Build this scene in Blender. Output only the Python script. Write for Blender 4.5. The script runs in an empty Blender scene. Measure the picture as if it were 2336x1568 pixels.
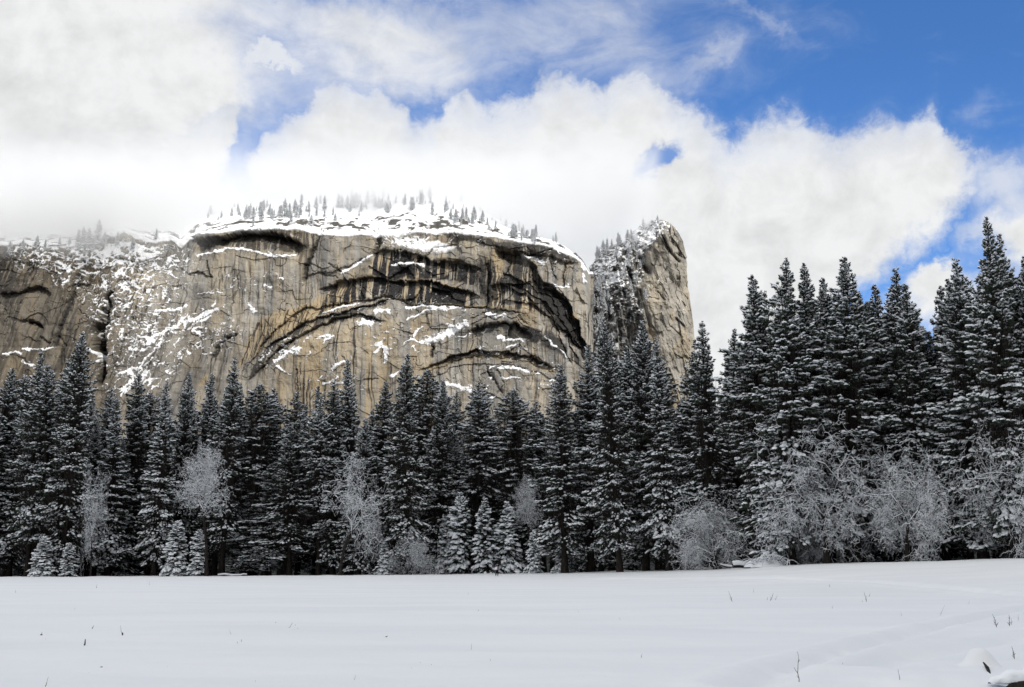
import bpy, math, random
import numpy as np
from math import radians, sin, cos, tan, atan, atan2, sqrt, pi

S = bpy.context.scene
COL = S.collection

# ------------------------------------------------------------------ camera
CAM_Z = 1.7
PITCH = radians(11.53)
FOC = 2505.0                      # focal length in units of a 2336 wide frame
cam_d = bpy.data.cameras.new('camera')
cam_d.sensor_width = 36.0
cam_d.lens = 36.0 * FOC / 2336.0
cam_d.clip_start = 0.1
cam_d.clip_end = 30000
cam = bpy.data.objects.new('camera', cam_d)
COL.objects.link(cam)
cam.location = (0, 0, CAM_Z)
cam.rotation_euler = (radians(90) + PITCH, 0, 0)
S.camera = cam

# ------------------------------------------------------------------ exposure
S.view_settings.view_transform = 'Standard'
S.view_settings.look = 'None'
S.view_settings.gamma = 1.0
S.view_settings.exposure = 0.0
S.cycles.use_denoising = True
S.cycles.max_bounces = 7
S.cycles.diffuse_bounces = 3
S.cycles.glossy_bounces = 1
S.cycles.transmission_bounces = 1
S.cycles.volume_bounces = 4
S.cycles.transparent_max_bounces = 8

# ------------------------------------------------------------------ sun
SUN_EL = radians(36)
SUN_AZ = radians(34)              # to the right of straight behind the camera
sun_dir = np.array([cos(SUN_EL) * sin(SUN_AZ), -cos(SUN_EL) * cos(SUN_AZ), sin(SUN_EL)])
sd = bpy.data.lights.new('sun', 'SUN')
sd.energy = 3.0
sd.angle = radians(0.55)
sd.color = (1.0, 0.95, 0.87)
sun = bpy.data.objects.new('sun', sd)
COL.objects.link(sun)
from mathutils import Vector
sun.rotation_euler = Vector(-sun_dir).to_track_quat('-Z', 'Y').to_euler()
sun.location = (0, 0, 900)


# ------------------------------------------------------------------ sightlines
def ray(px, py):
    dx = (np.asarray(px, float) - 1168.0) / FOC
    dy = (784.0 - np.asarray(py, float)) / FOC
    y = cos(PITCH) - dy * sin(PITCH)
    z = sin(PITCH) + dy * cos(PITCH)
    return dx, y, z


def at(px, py, Y):
    x, y, z = ray(px, py)
    k = Y / y
    return x * k, k * y, CAM_Z + z * k


def azel(px, py):
    x, y, z = ray(px, py)
    n = np.sqrt(x * x + y * y + z * z)
    return np.arctan2(x, y), np.arcsin(z / n)


# ------------------------------------------------------------------ node helper
class NT:
    def __init__(self, tree):
        self.t = tree
        tree.nodes.clear()

    def n(self, typ, **kw):
        nd = self.t.nodes.new(typ)
        for k, v in kw.items():
            setattr(nd, k, v)
        return nd

    def link(self, a, b):
        self.t.links.new(a, b)

    def put(self, sock, v):
        if hasattr(v, 'is_linked') or isinstance(v, bpy.types.NodeSocket):
            self.link(v, sock)
        else:
            sock.default_value = v

    def m(self, op, a, b=None, c=None, clamp=False):
        nd = self.n('ShaderNodeMath', operation=op, use_clamp=clamp)
        self.put(nd.inputs[0], a)
        if b is not None:
            self.put(nd.inputs[1], b)
        if c is not None:
            self.put(nd.inputs[2], c)
        return nd.outputs[0]

    def vm(self, op, a, b=None):
        nd = self.n('ShaderNodeVectorMath', operation=op)
        self.put(nd.inputs[0], a)
        if b is not None:
            self.put(nd.inputs[1], b)
        return nd.outputs[0]

    def step(self, v, lo, hi, a=0.0, b=1.0):
        nd = self.n('ShaderNodeMapRange', interpolation_type='SMOOTHSTEP')
        self.put(nd.inputs['Value'], v)
        nd.inputs['From Min'].default_value = lo
        nd.inputs['From Max'].default_value = hi
        nd.inputs['To Min'].default_value = a
        nd.inputs['To Max'].default_value = b
        return nd.outputs[0]

    def noise(self, vec, scale, detail=4.0, rough=0.55, dist=0.0, dim='3D'):
        nd = self.n('ShaderNodeTexNoise', noise_dimensions=dim)
        if vec is not None:
            self.put(nd.inputs['Vector'], vec)
        nd.inputs['Scale'].default_value = scale
        nd.inputs['Detail'].default_value = detail
        nd.inputs['Roughness'].default_value = rough
        nd.inputs['Distortion'].default_value = dist
        return nd.outputs[0]

    def mix(self, f, a, b):
        nd = self.n('ShaderNodeMix', data_type='RGBA')
        self.put(nd.inputs[0], f)
        for s, v in ((nd.inputs[6], a), (nd.inputs[7], b)):
            if isinstance(v, (tuple, list)):
                s.default_value = (v[0], v[1], v[2], 1)
            else:
                self.link(v, s)
        return nd.outputs[2]

    def curve(self, f, pts):
        nd = self.n('ShaderNodeFloatCurve')
        self.put(nd.inputs['Value'], f)
        c = nd.mapping.curves[0]
        pts = sorted(pts)
        c.points[0].location = pts[0]
        c.points[1].location = pts[-1]
        for p in pts[1:-1]:
            c.points.new(*p)
        for p in c.points:
            p.handle_type = 'AUTO_CLAMPED'
        nd.mapping.use_clip = False
        nd.mapping.update()
        return nd.outputs[0]


# ------------------------------------------------------------------ world: sky and clouds
W = bpy.data.worlds.new('World')
S.world = W
W.use_nodes = True
w = NT(W.node_tree)
tc = w.n('ShaderNodeTexCoord')
D = w.vm('NORMALIZE', tc.outputs['Generated'])
sp = w.n('ShaderNodeSeparateXYZ')
w.link(D, sp.inputs[0])
az = w.m('ARCTAN2', sp.outputs[0], sp.outputs[1])
el = w.m('ARCSINE', sp.outputs[2])
n_big = w.noise(D, 9.0, 5.0, 0.55)
n_mid = w.noise(D, 22.0, 6.0, 0.6, 0.3)
n_fine = w.noise(D, 60.0, 5.0, 0.6, 0.4)
n_sh = w.noise(w.vm('MULTIPLY', D, (1.0, 1.0, 1.5)), 11.0, 5.0, 0.55, 0.4)


def cen(s, k):
    return w.m('MULTIPLY', w.m('SUBTRACT', s, 0.5), k)


# shifted directions give the cumulus its ragged, billowing outline
wel = w.m('ADD', w.m('ADD', cen(n_mid, 0.05), cen(n_fine, 0.035)), cen(n_big, 0.03))
waz = w.m('ADD', cen(w.noise(w.vm('ADD', D, (3.1, 1.7, 0.4)), 22.0, 5.0, 0.6), 0.05),
          cen(w.noise(w.vm('ADD', D, (1.1, 5.7, 2.4)), 60.0, 4.0, 0.6), 0.022))
AZ = w.m('ADD', az, waz)
EL = w.m('ADD', el, wel)
AR = 0.8
EMAX = 0.8


def prof(pts):
    out = []
    for x, y in pts:
        a, e = azel(x, y)
        out.append(((a + AR) / (2 * AR), e / EMAX))
    f = w.m('DIVIDE', w.m('ADD', AZ, AR), 2 * AR)
    return w.m('MULTIPLY', w.curve(f, out), EMAX)


def blob(px, py, rx, ry, k=1.0, warped=True, rot=0.0):
    a, e = azel(px, py)
    u = w.m('SUBTRACT', AZ if warped else az, float(a))
    v = w.m('SUBTRACT', EL if warped else el, float(e))
    if rot:
        cr, sr = cos(rot), sin(rot)
        u2 = w.m('ADD', w.m('MULTIPLY', u, cr), w.m('MULTIPLY', v, sr))
        v = w.m('SUBTRACT', w.m('MULTIPLY', v, cr), w.m('MULTIPLY', u, sr))
        u = u2
    u = w.m('DIVIDE', u, rx / FOC)
    v = w.m('DIVIDE', v, ry / FOC)
    q = w.m('ADD', w.m('MULTIPLY', u, u), w.m('MULTIPLY', v, v))
    g = w.m('POWER', 2.71828, w.m('MULTIPLY', q, -1.0))
    return w.m('MULTIPLY', g, k)


def total(lst):
    s = lst[0]
    for b in lst[1:]:
        s = w.m('ADD', s, b)
    return s


# main cumulus bank, outline of its top
bank_top = prof([(-700, 200), (-300, 250), (0, 320), (120, 285), (230, 250), (330, 215), (420, 205), (510, 220), (560, 262),
                 (578, 330), (590, 335), (606, 300), (645, 262), (688, 216), (712, 175), (750, 158), (810, 158), (868, 178),
                 (905, 222), (935, 262), (985, 268), (1005, 222), (1045, 206), (1110, 214), (1160, 212), (1205, 212), (1232, 178),
                 (1275, 156), (1330, 166), (1362, 186), (1395, 152), (1440, 140), (1485, 160), (1520, 205), (1560, 235), (1610, 272),
                 (1645, 302), (1690, 278), (1745, 262), (1800, 248), (1850, 262), (1880, 292), (1930, 292), (1985, 264), (2050, 262),
                 (2100, 245), (2135, 226), (2165, 262), (2200, 318), (2245, 358), (2300, 356), (2360, 350), (2700, 330), (3000, 300)])
soft = w.m('SUBTRACT', bank_top, EL)
bank = w.m('ADD', w.m('MULTIPLY', w.step(soft, -0.006, 0.018), 0.62), w.m('MULTIPLY', w.step(soft, -0.022, 0.055), 0.38))
# clear lane under the bank on the right
bank_low = prof([(-700, 1500), (1700, 1300), (1800, 1000), (1860, 800), (1920, 690), (2000, 635), (2090, 570), (2170, 505),
                 (2230, 440), (2300, 395), (2500, 330), (3000, 300)])
lane = w.step(w.m('SUBTRACT', EL, bank_low), -0.016, 0.022)
patch = w.step(total([blob(2135, 640, 62, 40, 1.0), blob(2330, 545, 60, 70, 0.9), blob(2290, 410, 90, 60, 0.62),
                      blob(2030, 720, 80, 60, 0.45), blob(2240, 700, 130, 60, 0.7), blob(2210, 540, 60, 40, 0.42)]), 0.12, 0.85)
lane = w.m('MAXIMUM', lane, patch)
bank = w.m('MULTIPLY', bank, lane)
holes = w.step(total([blob(1512, 358, 44, 30, 0.8, True, 0.5), blob(1482, 386, 44, 26, 0.62, True, 0.3), blob(560, 340, 24, 85, 0.9, True, 0.15),
                      blob(625, 440, 55, 17, 0.62), blob(525, 395, 36, 30, 0.55)]), 0.05, 0.85)
bank = w.m('MULTIPLY', bank, w.m('SUBTRACT', 1.0, w.m('MULTIPLY', holes, 0.85)))
# high thin sheet
thin_sum = total([blob(720, 130, 330, 220, 0.30), blob(1250, 60, 520, 220, 0.26), blob(0, 260, 380, 430, 1.35), blob(290, 60, 200, 170, 0.6), blob(400, 240, 110, 90, 0.4),
                  blob(640, 20, 240, 60, 0.30), blob(880, 110, 170, 110, 0.34), blob(480, 200, 110, 70, 0.3),
                  blob(1180, 70, 230, 90, 0.2), blob(1640, 120, 90, 30, 0.28, True, 0.5), blob(1730, 40, 150, 18, 0.2, True, -0.6),
                  blob(1500, 190, 110, 70, 0.3), blob(2230, 250, 40, 50, 0.25), blob(1400, 90, 120, 120, 0.14), blob(1010, 190, 90, 60, 0.3)])
n_wisp = w.noise(w.vm('MULTIPLY', D, (1.0, 1.0, 2.2)), 14.0, 7.0, 0.62, 0.6)
thin = w.step(w.m('ADD', thin_sum, cen(n_wisp, 0.7)), 0.0, 1.05)
# puff floating above the bank
puff = w.step(total([blob(585, 128, 52, 28, 1.0), blob(640, 112, 60, 30, 1.0), blob(690, 140, 70, 26, 0.5), blob(560, 150, 40, 20, 0.5),
                     blob(760, 130, 60, 30, 0.35)]), 0.1, 1.25)
puff = w.m('MULTIPLY', puff, 0.85)
# near-full cloud cover added over the unseen sky to light the meadow
outside = w.m('MAXIMUM', w.step(sp.outputs[1], 0.62, 0.30), w.step(el, 0.62, 0.85))
behind = w.m('MULTIPLY', w.step(w.m('ADD', n_big, outside), 0.9, 1.35), 0.95)
cover = w.m('MAXIMUM', w.m('MAXIMUM', bank, thin), w.m('MAXIMUM', puff, behind))
# brightness of the cloud: greyer in its folds, brilliant on the billows
n_lit = w.noise(w.vm('ADD', D, (0.012, 0.0, 0.016)), 22.0, 6.0, 0.6, 0.3)
lum = w.m('ADD', w.m('MULTIPLY', w.m('SUBTRACT', n_mid, n_lit), 0.42), w.m('ADD', 0.905, cen(n_sh, 0.28)), cen(n_mid, 0.16))
top_glow = w.step(w.m('SUBTRACT', bank_top, EL), 0.0, 0.075, 0.05, 0.0)
lum = w.m('ADD', lum, top_glow)
low_glow = w.step(el, 0.25, 0.36, 0.075, 0.0)
lum = w.m('ADD', lum, w.m('MULTIPLY', low_glow, w.step(az, 0.0, 0.3, 1.0, 0.1)))
lum = w.m('ADD', lum, w.m('MULTIPLY', w.step(az, -0.45, -0.2, -0.045, 0.0), 1.0))
lum = w.m('MINIMUM', lum, 0.975)
# the unseen cloud is brightened to lift the light on the meadow
lum = w.m('MULTIPLY', lum, w.m('ADD', 1.0, w.m('MULTIPLY', outside, 0.42)))
cc = w.n('ShaderNodeCombineColor')
CK = 9.2                         # the world runs at strength 0.1
w.link(w.m('MULTIPLY', lum, CK * 0.985), cc.inputs[0])
w.link(w.m('MULTIPLY', lum, CK * 0.995), cc.inputs[1])
w.link(w.m('MULTIPLY', lum, CK), cc.inputs[2])
sky = w.n('ShaderNodeTexSky', sky_type='NISHITA')
sky.sun_disc = False
sky.sun_elevation = SUN_EL
sky.sun_rotation = pi - SUN_AZ if False else pi - SUN_AZ
sky.altitude = 1200
sky.air_density = 1.0
sky.dust_density = 0.2
sky.ozone_density = 3.0
blue = w.vm('MULTIPLY', sky.outputs[0], (0.76, 1.22, 1.72))
fin = w.mix(cover, blue, cc.outputs[0])
bg = w.n('ShaderNodeBackground')
bg.inputs['Strength'].default_value = 0.1
w.link(fin, bg.inputs['Color'])
wo = w.n('ShaderNodeOutputWorld')
w.link(bg.outputs[0], wo.inputs['Surface'])
W.cycles.sampling_method = 'MANUAL'
W.cycles.sample_map_resolution = 512


# ------------------------------------------------------------------ numeric noise
def _hash(ix, iy, seed):
    h = (ix.astype(np.int64) * 374761393 + iy.astype(np.int64) * 668265263 + seed * 974634777) & 0xFFFFFFFF
    h = ((h ^ (h >> 13)) * 1274126177) & 0xFFFFFFFF
    return ((h ^ (h >> 16)) & 0xFFFF).astype(np.float32) / 65535.0


def vnoise(x, y, seed=0):
    x0 = np.floor(x); y0 = np.floor(y)
    fx = (x - x0).astype(np.float32); fy = (y - y0).astype(np.float32)
    fx = fx * fx * fx * (fx * (fx * 6 - 15) + 10); fy = fy * fy * fy * (fy * (fy * 6 - 15) + 10)
    a = _hash(x0, y0, seed); b = _hash(x0 + 1, y0, seed); c = _hash(x0, y0 + 1, seed); d = _hash(x0 + 1, y0 + 1, seed)
    return (a + (b - a) * fx) * (1 - fy) + (c + (d - c) * fx) * fy


def fbm(x, y, seed=0, oct=4, rough=0.5):
    s = 0; a = 1.0; t = 0
    for i in range(oct):
        s = s + a * vnoise(x, y, seed + i * 17); t += a
        x = x * 2.03 + 11.3; y = y * 2.01 + 5.7; a *= rough
    return s / t                     # 0..1, mean 0.5


def ridged(x, y, seed=0, oct=4):
    s = 0; a = 1.0; t = 0
    for i in range(oct):
        s = s + a * (1 - np.abs(2 * vnoise(x, y, seed + i * 13) - 1)); t += a
        x = x * 2.1 + 3.1; y = y * 2.07 + 7.7; a *= 0.5
    return s / t


def sstep(v, a, b):
    t = np.clip((v - a) / (b - a), 0, 1)
    return t * t * (3 - 2 * t)


# ------------------------------------------------------------------ mesh helpers
def mesh_np(name, V, F, mats, midx=None, smooth=False):
    V = np.ascontiguousarray(V, np.float32)
    F = np.ascontiguousarray(F, np.int32)
    k = F.shape[1]
    me = bpy.data.meshes.new(name)
    me.vertices.add(len(V)); me.vertices.foreach_set('co', V.ravel())
    me.loops.add(F.size); me.loops.foreach_set('vertex_index', F.ravel())
    me.polygons.add(len(F))
    me.polygons.foreach_set('loop_start', np.arange(0, F.size, k, dtype=np.int32))
    for m in mats:
        me.materials.append(m)
    if midx is not None:
        me.polygons.foreach_set('material_index', np.ascontiguousarray(midx, np.int32))
    me.polygons.foreach_set('use_smooth', np.full(len(F), smooth, bool))
    me.update(calc_edges=True)
    return me


def link(name, me, parent=None, loc=None):
    o = bpy.data.objects.new(name, me)
    COL.objects.link(o)
    if parent:
        o.parent = parent
    if loc is not None:
        o.location = loc
    return o


def tag(o, label=None, cat=None, group=None, kind=None):
    if label: o['label'] = label
    if cat: o['category'] = cat
    if group: o['group'] = group
    if kind: o['kind'] = kind
    return o


def grid_faces(nr, nc):
    i = np.arange((nr - 1) * (nc - 1)); r = i // (nc - 1); c = i % (nc - 1)
    a = r * nc + c
    return np.stack([a, a + 1, a + nc + 1, a + nc], 1)


def attr(me, name, arr):
    arr = np.asarray(arr, np.float32)
    if arr.ndim == 1:
        at_ = me.attributes.new(name, 'FLOAT', 'POINT'); at_.data.foreach_set('value', np.ascontiguousarray(arr))
    else:
        full = np.ones((len(arr), 4), np.float32); full[:, :arr.shape[1]] = arr
        at_ = me.attributes.new(name, 'FLOAT_COLOR', 'POINT'); at_.data.foreach_set('color', full.ravel())


def material(name):
    m = bpy.data.materials.new(name)
    m.use_nodes = True
    t = NT(m.node_tree)
    b = t.n('ShaderNodeBsdfPrincipled')
    o = t.n('ShaderNodeOutputMaterial')
    t.link(b.outputs[0], o.inputs[0])
    return m, t, b


def setb(b, color=None, rough=None, spec=0.3):
    if color is not None and not isinstance(color, bpy.types.NodeSocket):
        b.inputs['Base Color'].default_value = (*color, 1)
    if rough is not None:
        b.inputs['Roughness'].default_value = rough
    b.inputs['Specular IOR Level'].default_value = spec


def bump(t, b, h, strength, dist):
    nd = t.n('ShaderNodeBump')
    nd.inputs['Strength'].default_value = strength
    nd.inputs['Distance'].default_value = dist
    t.link(h, nd.inputs['Height'])
    t.link(nd.outputs[0], b.inputs['Normal'])


# ------------------------------------------------------------------ snow meadow
EDGE = [(-2200, 1316, 240), (-900, 1316, 225), (0, 1316, 218), (500, 1314.5, 218), (900, 1311, 214), (1132, 1309.5, 212), (1300, 1307, 205),
        (1400, 1304, 200), (1500, 1302, 190), (1650, 1298, 176), (1750, 1291, 168), (1850, 1287, 162), (2100, 1281, 152),
        (2336, 1275, 142), (2800, 1262, 135), (4200, 1240, 130)]
_ea, _ey, _ez = [], [], []
for px_, py_, Y_ in EDGE:
    x_, y_, z_ = at(px_, py_, Y_)
    _ea.append(atan2(x_, y_)); _ey.append(Y_); _ez.append(z_)


def edge_y(az_):
    return np.interp(az_, _ea, _ey)


def ground_z(x, y):
    x = np.asarray(x, float); y = np.asarray(y, float)
    a = np.arctan2(x, np.maximum(y, 1.0))
    ye = edge_y(a); ze = np.interp(a, _ea, _ez)
    q = np.clip(y / ye, 0, 1.0)
    z = ze * sstep(q, 0.5, 1.0)
    # gentle swells, drifts and the berm at the wood's edge
    near = np.exp(-np.maximum(y, 0) / 90.0)
    z = z + (fbm(x / 22.0, y / 30.0, 3, 3) - 0.5) * 0.34 * (1 - np.exp(-np.hypot(x, y) / 40)) * np.clip(1.25 - q, 0.12, 1)
    z = z + (fbm(x / 4.0 + y / 30, y / 2.2, 5, 3) - 0.5) * 0.21 * near
    z = z + (fbm(x / 0.9, y / 0.55, 8, 3) - 0.5) * 0.036 * near
    z = z + (fbm(x / 3.0, y / 12.0, 9, 2) - 0.5) * 0.10 * sstep(q, 0.7, 0.95) + (fbm(x / 5.0, y / 6.0, 19, 3) - 0.5) * 0.45 * sstep(q, 0.95, 1.0)
    beyond = np.clip(y - ye, 0, 400)
    z = z - 1.0 * sstep(beyond, 0.5, 14) + 0.7 * sstep(beyond, 40, 400) * 20 * 0
    # old ski and boot trails across the right of the meadow
    return z


def trail_z(x, y):
    """shallow troughs trodden in the snow"""
    d = np.zeros_like(x)
    for pts, wid, dep in TRAILS:
        P = np.array(pts)
        best = np.full(x.shape, 1e9); tt = np.zeros_like(x)
        acc = 0
        for (ax, ay), (bx, by) in zip(P[:-1], P[1:]):
            L = math.hypot(bx - ax, by - ay)
            t = np.clip(((x - ax) * (bx - ax) + (y - ay) * (by - ay)) / L ** 2, 0, 1)
            dd = np.hypot(x - ax - t * (bx - ax), y - ay - t * (by - ay))
            u = dd < best
            best = np.where(u, dd, best); tt = np.where(u, acc + t * L, tt)
            acc += L
        wob = 0.7 + 0.6 * vnoise(tt / 0.6, tt * 0 + 3, 4)
        d = d - dep * wob * np.exp(-(best / wid) ** 2) + dep * 0.4 * np.exp(-((best - wid * 2) / wid) ** 2)
    return d


def gp(px, py):
    """where a line of sight meets the plain meadow"""
    x, y, z = ray(px, py)
    k = 1.7 / max(-z, 1e-4)
    for _ in range(30):
        g = float(ground_z(np.array([x * k]), np.array([y * k]))[0])
        k2 = (g - CAM_Z) / z
        if k2 <= 0:
            k *= 1.15
        else:
            k = 0.6 * k + 0.4 * min(k2, 400)
    return float(x * k), float(y * k)


TRAILS = []
TRAILS.append(([gp(1700, 1568), gp(1790, 1525), gp(1900, 1492), gp(2010, 1462), gp(2110, 1435), gp(2230, 1408), gp(2400, 1378)], 0.34, 0.17))
TRAILS.append(([gp(1940, 1530), gp(2060, 1500), gp(2180, 1480), gp(2400, 1440)], 0.4, 0.13))
TRAILS.append(([gp(1380, 1321), gp(1480, 1323), gp(1650, 1321), gp(1850, 1325), gp(2060, 1335), gp(2240, 1352), gp(2420, 1372)], 0.9, 0.42))
LUMPS = []
for px_, py_, r_, h_ in ((2236, 1520, 0.24, 0.30), (2205, 1540, 0.5, 0.10), (2170, 1558, 0.65, 0.14), (2290, 1549, 0.55, 0.10), (2075, 1566, 0.4, 0.10),
                         (1990, 1545, 0.7, 0.08)):
    LUMPS.append((*gp(px_, py_), r_, h_))


def ground_full(x, y):
    z = ground_z(x, y) + trail_z(x, y)
    for lx, ly, r_, h_ in LUMPS:
        z = z + h_ * np.exp(-(((x - lx) ** 2 + ((y - ly) * 0.8) ** 2) / r_ ** 2) ** 1.7)
    far = np.maximum(np.hypot(x, y - 100) - 420, 0)
    z = z + np.where(far > 0, 2.0 * (fbm(x / 140, y / 140, 12, 3) - 0.5) * np.minimum(far / 200, 3), 0)
    return z


def axis(segs):
    out = []
    for a, b, n in segs:
        out.append(np.linspace(a, b, n, endpoint=False))
    out.append(np.array([segs[-1][1]], float))
    return np.concatenate(out)


gy = np.concatenate([np.linspace(-6000, -60, 24, endpoint=False), np.linspace(-60, 12, 20, endpoint=False),
                     12 * np.exp(np.linspace(0, math.log(300 / 12.), 620, endpoint=False)), np.linspace(300, 1000, 30, endpoint=False), np.linspace(1000, 9000, 20)])
gu = np.concatenate([np.linspace(-40, -1, 22, endpoint=False), np.linspace(-1, -0.56, 30, endpoint=False), np.linspace(-0.56, 0.2, 300, endpoint=False),
                     np.linspace(0.2, 0.56, 300, endpoint=False), np.linspace(0.56, 1, 30, endpoint=False), np.linspace(1, 40, 22)])
GY, GU = np.meshgrid(gy, gu, indexing='ij')
wid_ = np.clip(np.abs(GY), 12, 260)
GX = GU * wid_
GZ = ground_full(GX, GY)
snow_m, t, b = material('meadow_snow')
setb(b, (0.83, 0.845, 0.87), 0.55, 0.25)
geo = t.n('ShaderNodeNewGeometry')
h1 = t.noise(geo.outputs['Position'], 1.6, 6, 0.6)
h2 = t.noise(t.vm('MULTIPLY', geo.outputs['Position'], (1.0, 2.2, 1.0)), 14.0, 4, 0.6)
tone = t.noise(t.vm('MULTIPLY', geo.outputs['Position'], (0.06, 0.18, 1.0)), 1.0, 5, 0.55)
spz = t.n('ShaderNodeSeparateXYZ'); t.link(geo.outputs['Position'], spz.inputs[0])
floor_mask = t.n('ShaderNodeAttribute'); floor_mask.attribute_name = 'forest_floor'
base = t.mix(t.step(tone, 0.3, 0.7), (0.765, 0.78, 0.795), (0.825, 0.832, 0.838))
t.link(t.mix(floor_mask.outputs['Fac'], base, (0.05, 0.042, 0.035)), b.inputs['Base Color'])  # ground coloured dark brown beyond the meadow's edge
bump(t, b, t.m('ADD', h1, t.m('MULTIPLY', h2, 0.35)), 0.22, 0.06)
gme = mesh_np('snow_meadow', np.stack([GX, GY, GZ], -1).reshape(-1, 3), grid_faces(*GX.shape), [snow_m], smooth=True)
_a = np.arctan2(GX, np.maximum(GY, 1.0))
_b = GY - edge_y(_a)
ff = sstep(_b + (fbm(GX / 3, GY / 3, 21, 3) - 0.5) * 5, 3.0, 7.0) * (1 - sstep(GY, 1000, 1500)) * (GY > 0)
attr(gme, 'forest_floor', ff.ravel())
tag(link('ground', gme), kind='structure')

# ------------------------------------------------------------------ the valley's other wall, behind the photographer; unseen, its height and width shaped to shade the meadow
nx, ny = 220, 120
RX, RY = np.meshgrid(np.linspace(-1500, 2600, nx), np.linspace(-1900, -230, ny))
tanr = math.tan(SUN_EL) / math.cos(SUN_AZ)
crest = 75 + (330 + 700) * tanr
env = sstep(RX, -450, 110) * (1 - sstep(RX, 1130, 1900))
env = 0.22 + 0.78 * env
prof_ = np.where(RY > -700, sstep(RY, -240, -700) ** 0.8, 1 - 0.6 * sstep(RY, -700, -1900))
RZ = prof_ * env * (crest + 60 * fbm(RX / 160, RY / 160, 31, 4)) + (ridged(RX / 120, RY / 200, 33, 4) - 0.5) * 70 * prof_ - 3
far_m, t, b = material('shaded_mountain_rock')
setb(b, (0.2, 0.2, 0.2), 0.9, 0.1)
geo = t.n('ShaderNodeNewGeometry')
nz = t.n('ShaderNodeSeparateXYZ'); t.link(geo.outputs['Normal'], nz.inputs[0])
nn = t.noise(geo.outputs['Position'], 0.03, 6, 0.6)
t.link(t.mix(t.step(t.m('ADD', nz.outputs[2], t.m('MULTIPLY', nn, 0.5)), 0.75, 0.95), (0.14, 0.13, 0.12), (0.75, 0.77, 0.8)), b.inputs['Base Color'])
rme = mesh_np('mountain', np.stack([RX, RY, RZ], -1).reshape(-1, 3), grid_faces(ny, nx), [far_m], smooth=True)
tag(link('mountain', rme), kind='structure')


# ------------------------------------------------------------------ the granite wall
YC = 1100.0
ST = 1.25
X0, X1, YB = -340.0, 1352.0, 1010.0
RIM = [(-400, 560), (-250, 545), (-120, 552), (0, 548), (40, 541), (90, 552), (150, 548), (190, 546), (228, 520), (262, 512), (300, 528), (340, 530), (372, 527), (398, 546), (416, 528), (440, 522), (490, 518), (560, 512),
       (620, 506), (650, 506), (690, 514), (720, 520), (800, 523), (850, 526), (905, 521), (940, 516), (985, 522), (1005, 518), (1030, 517), (1060, 521),
       (1100, 528), (1130, 532), (1165, 538), (1200, 545), (1260, 558), (1300, 572), (1322, 584), (1340, 604)]
rx_, ry_ = zip(*RIM)


def rim_y(x):
    return np.interp(x, rx_, ry_)


def C1(*p):      # measured on the enlargement of the left of the wall
    return [(a * 0.34979, 451.7 + b * 0.34979) for a, b in p]


def C2(*p):
    return [(726 + a * 0.22636, 451.7 + b * 0.22636) for a, b in p]


def C3(*p):
    return [(1129.3 + a * 0.22636, 451.7 + b * 0.22636) for a, b in p]


def C5(*p):
    return [(564.6 + a * 0.3908, 726 + b * 0.3908) for a, b in p]


px_ax = np.arange(X0, X1 + 0.1, ST)
nrow = 390
vv = np.linspace(0, 1, nrow)
PX = np.repeat(px_ax[None, :], nrow, 0)
PY = rim_y(px_ax)[None, :] * (1 - vv[:, None]) + YB * vv[:, None]
# warped coordinates so that drawn features get a natural raggedness
WX = PX + (fbm(PX / 26, PY / 26, 41, 4) - 0.5) * 16 + (fbm(PX / 6, PY / 6, 42, 2) - 0.5) * 4
WY = PY + (fbm(PX / 24, PY / 18, 43, 4) - 0.5) * 13 + (fbm(PX / 6, PY / 5, 44, 2) - 0.5) * 4.5


def dseg(pts, X=None, Y=None):
    X = WX if X is None else X; Y = WY if Y is None else Y
    best = np.full(X.shape, 1e9, np.float32)
    for (ax, ay), (bx, by) in zip(pts[:-1], pts[1:]):
        L2 = (bx - ax) ** 2 + (by - ay) ** 2 + 1e-6
        t = np.clip(((X - ax) * (bx - ax) + (Y - ay) * (by - ay)) / L2, 0, 1)
        best = np.minimum(best, np.hypot(X - ax - t * (bx - ax), Y - ay - t * (by - ay)))
    return best


def poly(pts, soft=3.0, X=None, Y=None):
    X = WX if X is None else X; Y = WY if Y is None else Y
    ins = np.zeros(X.shape, bool)
    n = len(pts)
    for i in range(n):
        ax, ay = pts[i]; bx, by = pts[(i + 1) % n]
        c = ((ay > Y) != (by > Y)) & (X < (bx - ax) * (Y - ay) / (by - ay + 1e-9) + ax)
        ins ^= c
    d = dseg(list(pts) + [pts[0]], X, Y)
    sd = np.where(ins, d, -d)
    return sstep(sd, -soft, soft)


def fy(pts, X=None):
    X = WX if X is None else X
    p = sorted(pts)
    return np.interp(X, [a for a, _ in p], [b for _, b in p])


def span(pts, fade, X=None):
    X = WX if X is None else X
    a = min(p[0] for p in pts); b_ = max(p[0] for p in pts)
    return sstep(X, a - 2, a + fade) * (1 - sstep(X, b_ - fade, b_ + 2))


def gauss(cx, cy, rx, ry, rot=0.0):
    u = PX - cx; v = PY - cy
    c, s = cos(rot), sin(rot)
    return np.exp(-((u * c + v * s) / rx) ** 2 - ((v * c - u * s) / ry) ** 2)


grayz0 = gauss(370, 850, 180, 110)
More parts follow.
